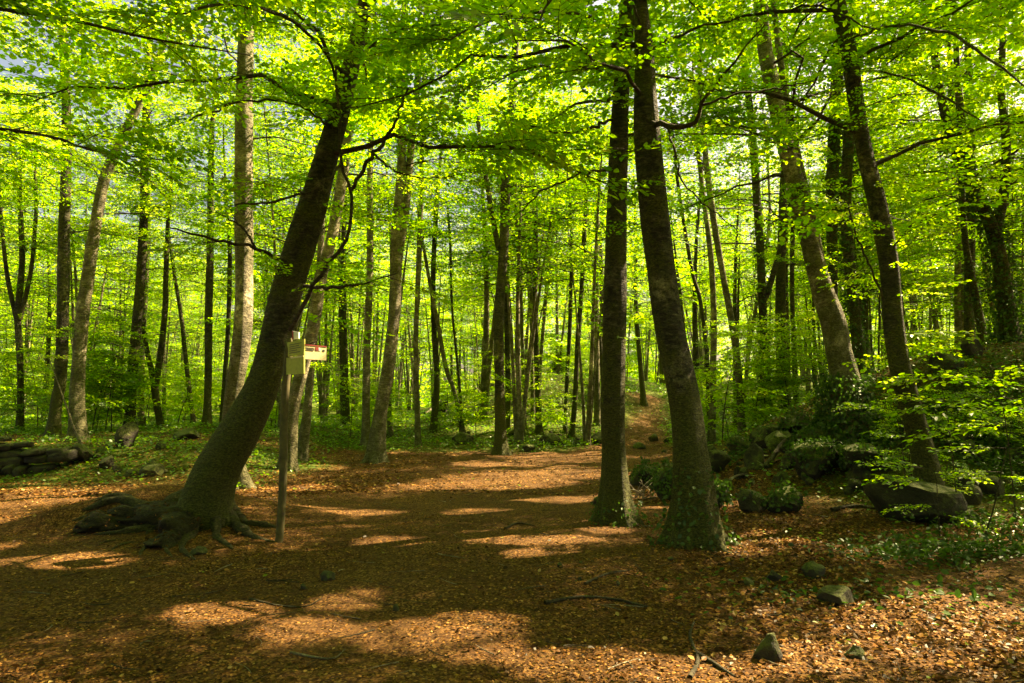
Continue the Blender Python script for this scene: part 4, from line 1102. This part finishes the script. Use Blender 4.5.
def signpost():
    f = gh(279, 542); Y = f[1]
    top = at(289, 338, Y)
    t = thing('signpost', 'wooden trail signpost with pale boards beside the big leaning tree', 'signpost', f)
    b = Buf(); tpath = np.linspace(-0.12, 1, 22)[:, None]
    P = f + (top - f) * tpath
    P[:, 0] += 0.012 * np.sin(tpath[:, 0] * 7)
    r = np.full(22, 0.046); r[-1] = 0.03
    tube(b, P, r, 14, 0, rough=0.05)
    th = np.linspace(0, 6.283, 14, endpoint=False)
    # cap
    cp = [P[-1] + np.array([0.03 * math.cos(a), 0.03 * math.sin(a), 0.0]) for a in th]
    n = len(cp); b.add(cp + [P[-1] + np.array([0, 0, 0.012])] * 1, [[i, (i + 1) % n, n, n] for i in range(0)] or np.zeros((0, 4), int))
    o = obj('post', shifted(b, 'post', [M_POST], f), t)
    Yf = Y - 0.06
    def corners(l, r_, yt_l, yt_r, yb_l, yb_r, Yl, Yr):
        return at(l, yt_l, Yl), at(r_, yt_r, Yr), at(r_, yb_r, Yr), at(l, yb_l, Yl)
    def panel(name, cs, m, marks, lab):
        b = Buf(); quadbox(b, cs[0], cs[1], cs[2], cs[3], 0.022)
        o = obj(name, shifted(b, name, [m], f), t)
        if lab: o['label'] = lab
        for (nm, u0, v0, u1, v1, mm) in marks:
            def pt(u, v):
                a = cs[0] * (1 - u) + cs[1] * u; c = cs[3] * (1 - u) + cs[2] * u
                return a * (1 - v) + c * v
            nn = np.cross(cs[1] - cs[0], cs[3] - cs[0]); nn /= np.linalg.norm(nn)
            if nn[1] < 0: nn = -nn
            bb = Buf(); quadbox(bb, pt(u0, v0) - nn * 0.004, pt(u1, v0) - nn * 0.004, pt(u1, v1) - nn * 0.004, pt(u0, v1) - nn * 0.004, 0.003)
            obj(nm, shifted(bb, nm, [mm], f), o)
    # left boards angle towards the left, the right board points right and away
    lines = []
    for k in range(5):
        lines.append(('text_line', 0.14, 0.20 + 0.14 * k, [0.86, 0.72, 0.84, 0.60, 0.78][k], 0.235 + 0.14 * k, M_SDARK))
    panel('direction_board', corners(287.2, 304.0, 342.5, 338.8, 356.8, 354.4, Yf + 0.02, Yf - 0.10), M_BOARDG, lines, 'yellow green board with faint rows of text')
    panel('info_board', corners(285.6, 303.8, 358.0, 355.2, 374.6, 373.6, Yf + 0.02, Yf - 0.10), M_BOARDG, [('edge_strip', 0.3, 0.0, 1.0, 0.09, M_BOARD)], 'plain yellow green board')
    panel('arrow_board', corners(304.3, 326.4, 344.2, 346.2, 359.0, 360.4, Yf - 0.09, Yf + 0.10), M_BOARD,
          [('red_edge', 0.0, 0.0, 1.0, 0.07, M_SRED), ('text_frame', 0.05, 0.20, 0.42, 0.23, M_SDARK), ('text_frame', 0.05, 0.36, 0.42, 0.39, M_SDARK), ('text_frame', 0.41, 0.23, 0.425, 0.36, M_SDARK),
           ('text_line', 0.10, 0.28, 0.36, 0.31, M_SDARK), ('red_mark', 0.50, 0.14, 0.62, 0.36, M_SRED), ('white_mark', 0.64, 0.16, 0.72, 0.36, M_SWHITE), ('dark_mark', 0.83, 0.26, 0.92, 0.38, M_SDARK)], 'cream arrow board with dark red upper edge')
    panel('trail_mark', corners(292.2, 298.6, 331.0, 332.2, 339.6, 338.4, Yf + 0.03, Yf + 0.0), M_SWHITE, [('red_edge', 0.0, 0.0, 0.22, 1.0, M_SRED)], 'small white plate with a red edge')
signpost()

# ------------------------------------------------------------------ exposed root mat of the leaning tree (part of it)
def root_mat():
    t = next(o for o in bpy.data.objects if o.get('label', '').startswith('thick dark beech leaning'))
    loc = np.array(t.location)
    b = Buf(); g = np.random.default_rng(44); plates = []
    runs = [[(210, 508), (170, 518), (130, 522), (92, 520), (66, 526)], [(204, 512), (165, 527), (125, 533), (84, 536)], [(202, 516), (172, 532), (152, 543), (146, 556)],
            [(206, 518), (188, 534), (184, 548), (196, 560)], [(196, 506), (150, 508), (112, 506), (84, 512)], [(214, 518), (236, 528), (258, 538), (282, 544)], [(222, 516), (250, 524), (280, 528)],
            [(150, 524), (120, 538), (100, 546)], [(165, 522), (140, 536), (112, 552)], [(210, 520), (218, 536), (230, 550)], [(120, 522), (96, 530), (70, 536)], [(180, 528), (168, 546), (172, 560)], [(150, 510), (118, 498), (95, 500)]]
    for i, r in enumerate(runs):
        W = np.array([gh(px, py) for px, py in r])
        cf = catmull(W, 34); tt = np.linspace(0, 1, 34); ph = g.uniform(0, 6.28, 4)
        cf[:, 0] += 0.05 * np.sin(tt * 7 + ph[0]); cf[:, 1] += 0.05 * np.sin(tt * 6 + ph[2])
        r0 = [0.15, 0.14, 0.11, 0.10, 0.12, 0.08, 0.07, .07, .07, .06, .06, .06, .06][i]
        rad = 0.85 * r0 * (1 - tt) ** 0.75 * (1 + 0.25 * np.sin(tt * 17 + ph[1]) + 0.12 * np.sin(tt * 41 + ph[3])) + 0.008
        cf[:, 2] = hgt(cf[:, 0], cf[:, 1]) + rad * (-0.15 + 0.55 * np.sin(tt * 8 + ph[3])) + (0.12 * (1 - tt) ** 3 if i in (0, 1, 2, 3, 4, 5, 6, 9) else 0)
        tube(b, cf, rad, 10, 0, rough=0.45)
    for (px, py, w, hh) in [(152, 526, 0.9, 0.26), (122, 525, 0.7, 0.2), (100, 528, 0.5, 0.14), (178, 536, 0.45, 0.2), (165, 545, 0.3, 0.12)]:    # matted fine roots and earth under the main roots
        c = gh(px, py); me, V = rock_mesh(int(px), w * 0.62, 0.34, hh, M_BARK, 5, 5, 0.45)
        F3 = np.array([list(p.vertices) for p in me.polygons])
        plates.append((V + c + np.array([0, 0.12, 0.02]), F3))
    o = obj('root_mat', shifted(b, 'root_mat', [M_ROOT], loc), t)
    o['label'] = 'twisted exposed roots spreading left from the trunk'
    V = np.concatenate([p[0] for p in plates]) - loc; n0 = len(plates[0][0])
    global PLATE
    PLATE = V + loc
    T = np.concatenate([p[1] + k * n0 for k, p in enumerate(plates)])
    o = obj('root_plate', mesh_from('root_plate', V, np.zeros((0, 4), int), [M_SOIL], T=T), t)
root_mat()

def stick(pts, r, label, m=None, name='fallen_branch', lift=0.0, cat='branch', group=None, Y=None):
    W = np.array([gh(*p) if Y is None else at(p[0], p[1], Y) for p in pts]); cf = catmull(W, 18); tt = np.linspace(0, 1, 18)
    if Y is None: cf[:, 2] = hgt(cf[:, 0], cf[:, 1]) + r * 0.7 + lift * np.sin(tt * 3.1)
    b = Buf(); tube(b, cf, r * (1 - 0.65 * tt), 7, 0, rough=0.2)
    loc = cf[0]; o = obj(name, shifted(b, name, [m or M_TWIG], loc), None, loc); tag(o, label, cat, group); return o
stick([(690, 682), (698, 662), (690, 640), (694, 625)], 0.016, 'crooked thin branch running into the picture at the bottom edge')
stick([(697, 657), (715, 668), (735, 679)], 0.018, 'short thick stick lying right of the crooked thin branch')
stick([(545, 606), (580, 600), (615, 602), (648, 610)], 0.02, 'dark thin root like branch across the shaded middle foreground')
stick([(585, 585), (610, 575), (630, 572)], 0.014, 'short dark twig left of the big dark leaning trunk')
stick([(505, 530), (518, 524), (535, 527)], 0.016, 'small dark twig in the middle of the clearing')
stick([(290, 655), (330, 660), (345, 652)], 0.010, 'thin pale twig in the left foreground shade', M_DEADWOOD)
stick([(250, 600), (300, 608), (322, 600)], 0.010, 'thin dark twig left of the tiny upright stone')
stick([(84, 450), (74, 428), (66, 405), (49, 358)], 0.03, 'thin pale sapling stem leaning left over the wall end rocks', M_DEADWOOD, Y=15.8, name='leaning_stem', cat='stem')
stick([(425, 415), (450, 405), (485, 402), (512, 394)], 0.10, 'pale fallen branch lying on the hillside', M_DEADWOOD, lift=0.7)
stick([(766, 470), (790, 452), (830, 448), (870, 455)], 0.05, 'dark root like log arching over the ivy smothered hump', lift=0.25)
stick([(832, 512), (860, 508), (895, 512)], 0.035, 'dark log in the leaves left of the big smooth mossy slab')
stick([(720, 492), (740, 482), (755, 478)], 0.03, 'pale stick leaning by the dark boulder pair', M_DEADWOOD, lift=0.12)
def brushwood():
    g = np.random.default_rng(5); b = Buf(); c = gh(640, 500)
    for i in range(22):
        a = g.uniform(0, 6.28); L = g.uniform(0.2, 0.5); s = c + np.array([g.normal(0, 0.12), g.normal(0.2, 0.15), 0.02])
        e = s + np.array([math.cos(a) * L, math.sin(a) * L * 0.5, g.uniform(0.02, 0.35)])
        tube(b, catmull([s, (s + e) / 2 + g.normal(0, 0.04, 3), e], 7), np.linspace(0.012, 0.003, 7), 5)
    o = obj('brushwood', shifted(b, 'brushwood', [M_DEADWOOD], c), None, c); tag(o, 'tangle of pale dead twigs between the two big trunks', 'dead twigs')
brushwood()

# ------------------------------------------------------------------ right foreground seedlings
def seedling(label, stem, sprs, Y, seed, group=None):
    g = np.random.default_rng(seed)
    W = np.array([at(px, py, Y) for px, py in stem]); W[0][2] = float(hgt(W[0][0], W[0][1])) - 0.02
    cf = catmull(W, 16); loc = cf[0]
    t = thing('beech_sapling', label, 'sapling', loc, group)
    b = Buf(); tube(b, cf, np.linspace(0.011, 0.003, 16), 6); obj('stem', shifted(b, 'stem', [M_TWIG], loc), t)
    cb = Buf(); P = []; A = []; S = []
    for (px, py, az, s) in sprs:
        q = at(px, py, Y); j = np.argmin(np.abs(cf[:, 2] - q[2])); P.append(cf[j]); A.append(az); S.append(s)
    n = len(P); sprays_to(cb, P, A, g.normal(0.02, 0.08, n), g.normal(0, 0.12, n), S, g, FINE, tone=0.1)
    obj('foliage', shifted(cb, 'foliage', [M_TWIG, M_LEAF], loc), t)
pi = math.pi
seedling('thin bare stemmed sapling before the mound at the right edge', [(983, 556), (993, 510), (1003, 465), (1012, 425)],
         [(1003, 470, pi, .55), (1000, 480, 0.2, .5), (1008, 445, pi * .9, .6), (1010, 435, -0.3, .6), (996, 500, -.2, .45), (1012, 428, 2.3, .5)], 7.9, 1)
seedling('low sapling spreading flat sprays in front of the big mossy slab', [(940, 540), (938, 510), (936, 478), (930, 466)],
         [(938, 480, pi, .62), (936, 475, 0.1, .5), (937, 505, pi, .45), (938, 512, -0.2, .5), (932, 468, 2.6, .6)], 8.0, 2)
seedling('low sapling spreading sprays over the slope below the ivy footed beech', [(905, 455), (900, 430), (890, 405)],
         [(893, 412, pi, .6), (895, 415, 0.1, .6), (891, 405, 2.6, .6), (900, 425, pi * 1.05, .5)], 10.2, 3)
seedling('sapling with bright sprays across the crooked trunk', [(955, 440), (945, 400), (930, 372)],
         [(935, 380, pi, .55), (935, 378, 0.0, .8), (940, 395, pi * .95, .6), (945, 405, -.2, .7), (930, 372, 2.5, .5)], 8.9, 4)
seedling('sapling with layered sprays at the right edge of the mound', [(1015, 500), (1008, 440), (1000, 395), (990, 368)],
         [(1000, 400, pi, 1.0), (1000, 395, 0, .9), (1006, 430, pi, .9), (992, 375, 2.7, 1.0), (1008, 450, -.2, .8), (990, 370, 0.4, .8)], 8.8, 5)

# ------------------------------------------------------------------ ground cover and leaf litter
def to_ground_leaves(n, xs, ys, size, g, fine=True, lift=0.012, tiltn=0.35, name='x', m=M_LITTER, rnd=None):
    z = hgt(xs, ys) + lift * g.random(n)
    a = g.uniform(0, 6.28, n)
    D = np.stack([np.cos(a), np.sin(a), g.normal(0, 0.22, n)], 1); D /= np.linalg.norm(D, axis=1)[:, None]
    Nn = np.stack([g.normal(0, tiltn, n), g.normal(0, tiltn, n), np.ones(n)], 1)
    Nn -= D * (Nn * D).sum(1)[:, None]; Nn /= np.linalg.norm(Nn, axis=1)[:, None]
    P0 = np.stack([xs, ys, z + 0.004], 1)
    V, q = leaf_quads(P0, D, Nn, size, fine, g)
    nv = V.shape[1]
    V[..., 2] = np.maximum(V[..., 2], hgt(V[..., 0], V[..., 1]) + 0.002)
    return V.reshape(-1, 3), (np.arange(n)[:, None, None] * nv + q[None]).reshape(-1, 4), np.repeat(g.random(n) if rnd is None else rnd, nv)

def litter():
    g = np.random.default_rng(21); b = Buf()
    # whole dry leaves, thick on the right and along the edges
    def scatter(n, ylo, yhi, xf):
        y = ylo + (yhi - ylo) * g.random(n) ** 1.4; return g.uniform(-1, 1, n) * (0.80 * y + 0.8), y
    x, y = scatter(150000, 2.6, 16, 0)
    whole = np.clip(sst(0.8, 3.4, x) * (0.95 - 0.35 * sst(7, 12, y)) + 0.035 + 0.22 * sst(7.5, 11, y) * sst(-2, -4, x), 0, 1) * np.clip(0.55 + 1.1 * snoise(np.stack([x, y], -1), S_P), 0.12, 1)
    k = g.random(len(x)) < whole; x, y = x[k], y[k]; n = len(x)
    V, Q, r = to_ground_leaves(n, x, y, g.uniform(0.024, 0.056, n), g, True, 0.022, 0.6); b.add(V, Q, 0, r, smooth=False)
    # crumbled leaf fragments and bud scales on the trodden ground
    x, y = scatter(230000, 2.6, 15, 0); n = len(x)
    dn = np.clip(0.62 + 0.5 * snoise(np.stack([x, y], -1), S_P), 0.12, 1); k = g.random(n) < dn; x, y = x[k], y[k]; n = len(x)
    k = g.random(n) < 1 - 0.3 * np.exp(-((x - 0.12 * (y - 6)) / 1.6) ** 2); x, y = x[k], y[k]; n = len(x)
    V, Q, r = to_ground_leaves(n, x, y, g.uniform(0.012, 0.032, n), g, False, 0.008, 0.3); b.add(V, Q, 0, r * 0.93, smooth=False)
    # leaves caught among the exposed roots
    up = PLATE[g.integers(0, len(PLATE), 900)]; up = up[up[:, 2] > hgt(up[:, 0], up[:, 1]) + 0.02]; n = len(up)
    D = g.normal(0, 1, (n, 3)) * np.array([1, 1, 0.3]); D /= np.linalg.norm(D, axis=1)[:, None]
    Nn = g.normal(0, 0.5, (n, 3)) + np.array([0, 0, 1]); Nn -= D * (Nn * D).sum(1)[:, None]; Nn /= np.linalg.norm(Nn, axis=1)[:, None]
    LV, q = leaf_quads(up + np.array([0, 0, 0.008]), D, Nn, g.uniform(0.025, 0.055, n), True, g)
    b.add(LV.reshape(-1, 3), (np.arange(n)[:, None, None] * 6 + q[None]).reshape(-1, 4), 0, np.repeat(g.random(n) * 0.9, 6), smooth=False)
    x, y = scatter(90000, 12, 40, 0); n = len(x)
    k = g.random(n) < np.where((np.abs(x - (0.6 + 0.12 * (y - 12))) < 3.2) & (y < 22), 0.35, 0.9); x, y = x[k], y[k]; n = len(x)
    V, Q, r = to_ground_leaves(n, x, y, g.uniform(0.04, 0.08, n), g, False, 0.02, 0.35); b.add(V, Q, 0, r, smooth=False)
    o = obj('leaf_litter', b.mesh('leaf_litter', [M_LITTER])); tag(o, 'dry brown and orange leaves strewn over the forest floor', 'leaf litter', None, 'stuff')
litter()

def ground_twigs():
    g = np.random.default_rng(51); b = Buf()
    for i in range(520):
        y = 3.0 + 15 * g.random() ** 1.3; x = g.uniform(-1, 1) * (0.8 * y + 0.5); a = g.uniform(0, 6.28); L = g.uniform(0.06, 0.34)
        P = np.array([[x, y], [x + L * 0.5 * math.cos(a) + g.normal(0, .02), y + L * 0.5 * math.sin(a) + g.normal(0, .02)], [x + L * math.cos(a), y + L * math.sin(a)]])
        P = np.column_stack([P, hgt(P[:, 0], P[:, 1]) + g.uniform(0.008, 0.03)])
        tube(b, catmull(P, 5), np.array([1, .9, .8, .6, .3]) * g.uniform(0.002, 0.006), 4, int(g.random() < 0.25))
    o = obj('fallen_twigs', b.mesh('fallen_twigs', [M_TWIG, M_DEADWOOD])); tag(o, 'small broken twigs scattered over the leaf litter', 'twigs', None, 'stuff')
ground_twigs()

def ground_cover():
    g = np.random.default_rng(31); b = Buf()
    n0 = 150000
    y = 8 + 42 * g.random(n0) ** 1.25; x = g.uniform(-1, 1, n0) * (0.80 * y + 1)
    mk = moss_mask(x, y) + 0.15 * snoise(np.stack([x, y], -1), S_P)
    k = g.random(n0) < np.clip((mk - 0.38) * 2.6, 0, 1); x, y = x[k], y[k]; n = len(x)
    z = hgt(x, y); sz = (0.035 + 0.0022 * y) * g.uniform(0.7, 1.5, n)
    hh = g.uniform(0.01, 0.13, n) * (0.6 + 0.8 * np.clip(snoise(np.stack([x, y], -1), S_P) + 0.4, 0, 1.5))
    a = g.uniform(0, 6.28, n)
    D = np.stack([np.cos(a), np.sin(a), g.normal(0.1, 0.35, n)], 1); D /= np.linalg.norm(D, axis=1)[:, None]
    Nn = np.stack([g.normal(0, 0.4, n), g.normal(0, 0.4, n), np.ones(n)], 1); Nn -= D * (Nn * D).sum(1)[:, None]; Nn /= np.linalg.norm(Nn, axis=1)[:, None]
    V, q = leaf_quads(np.stack([x, y, z + hh], 1), D, Nn, sz, False, g)
    b.add(V.reshape(-1, 3), (np.arange(n)[:, None, None] * 4 + q[None]).reshape(-1, 4), 0, np.repeat(g.random(n), 4), smooth=False)
    # denser dark ivy carpet by the slab and along the mound
    for (px, py, rx, ry, m, hi) in [(960, 555, 0.95, 0.55, 1300, 0.14), (905, 560, 0.6, 0.4, 350, 0.08), (1000, 530, 0.8, 0.7, 900, 0.2), (1010, 470, 0.8, 0.6, 1500, 0.25), (980, 430, 1.6, 0.9, 3000, 0.3), (890, 440, 0.9, 0.5, 1200, 0.15), (730, 460, 0.8, 0.6, 900, 0.12), (930, 600, 1.6, 0.5, 260, 0.05), (800, 590, 1.2, 0.5, 120, 0.04), (990, 395, 1.8, 1.0, 3000, 0.35)]:
        c = gh(px, py); xx = c[0] + g.normal(0, rx * 0.6, m); yy = c[1] + g.normal(0, ry * 0.6, m); zz = hgt(xx, yy) + hi * g.random(m)
        D = g.normal(0, 1, (m, 3)) * np.array([1, 1, 0.4]); D /= np.linalg.norm(D, axis=1)[:, None]
        Nn = g.normal(0, 0.4, (m, 3)) + np.array([0, 0, 1]); Nn -= D * (Nn * D).sum(1)[:, None]; Nn /= np.linalg.norm(Nn, axis=1)[:, None]
        V, q = leaf_quads(np.stack([xx, yy, zz], 1), D, Nn, 0.06 * g.uniform(0.6, 1.3, m), True, g)
        b.add(V.reshape(-1, 3), (np.arange(m)[:, None, None] * 6 + q[None]).reshape(-1, 4), 1, np.repeat(g.random(m), 6), smooth=False)
    o = obj('ground_cover', b.mesh('ground_cover', [M_HERB, M_IVY])); tag(o, 'low green woodland plants and ivy covering slope and mound', 'ground cover', None, 'stuff')
ground_cover()
print('FACES', sum(len(m.polygons) for m in bpy.data.meshes))
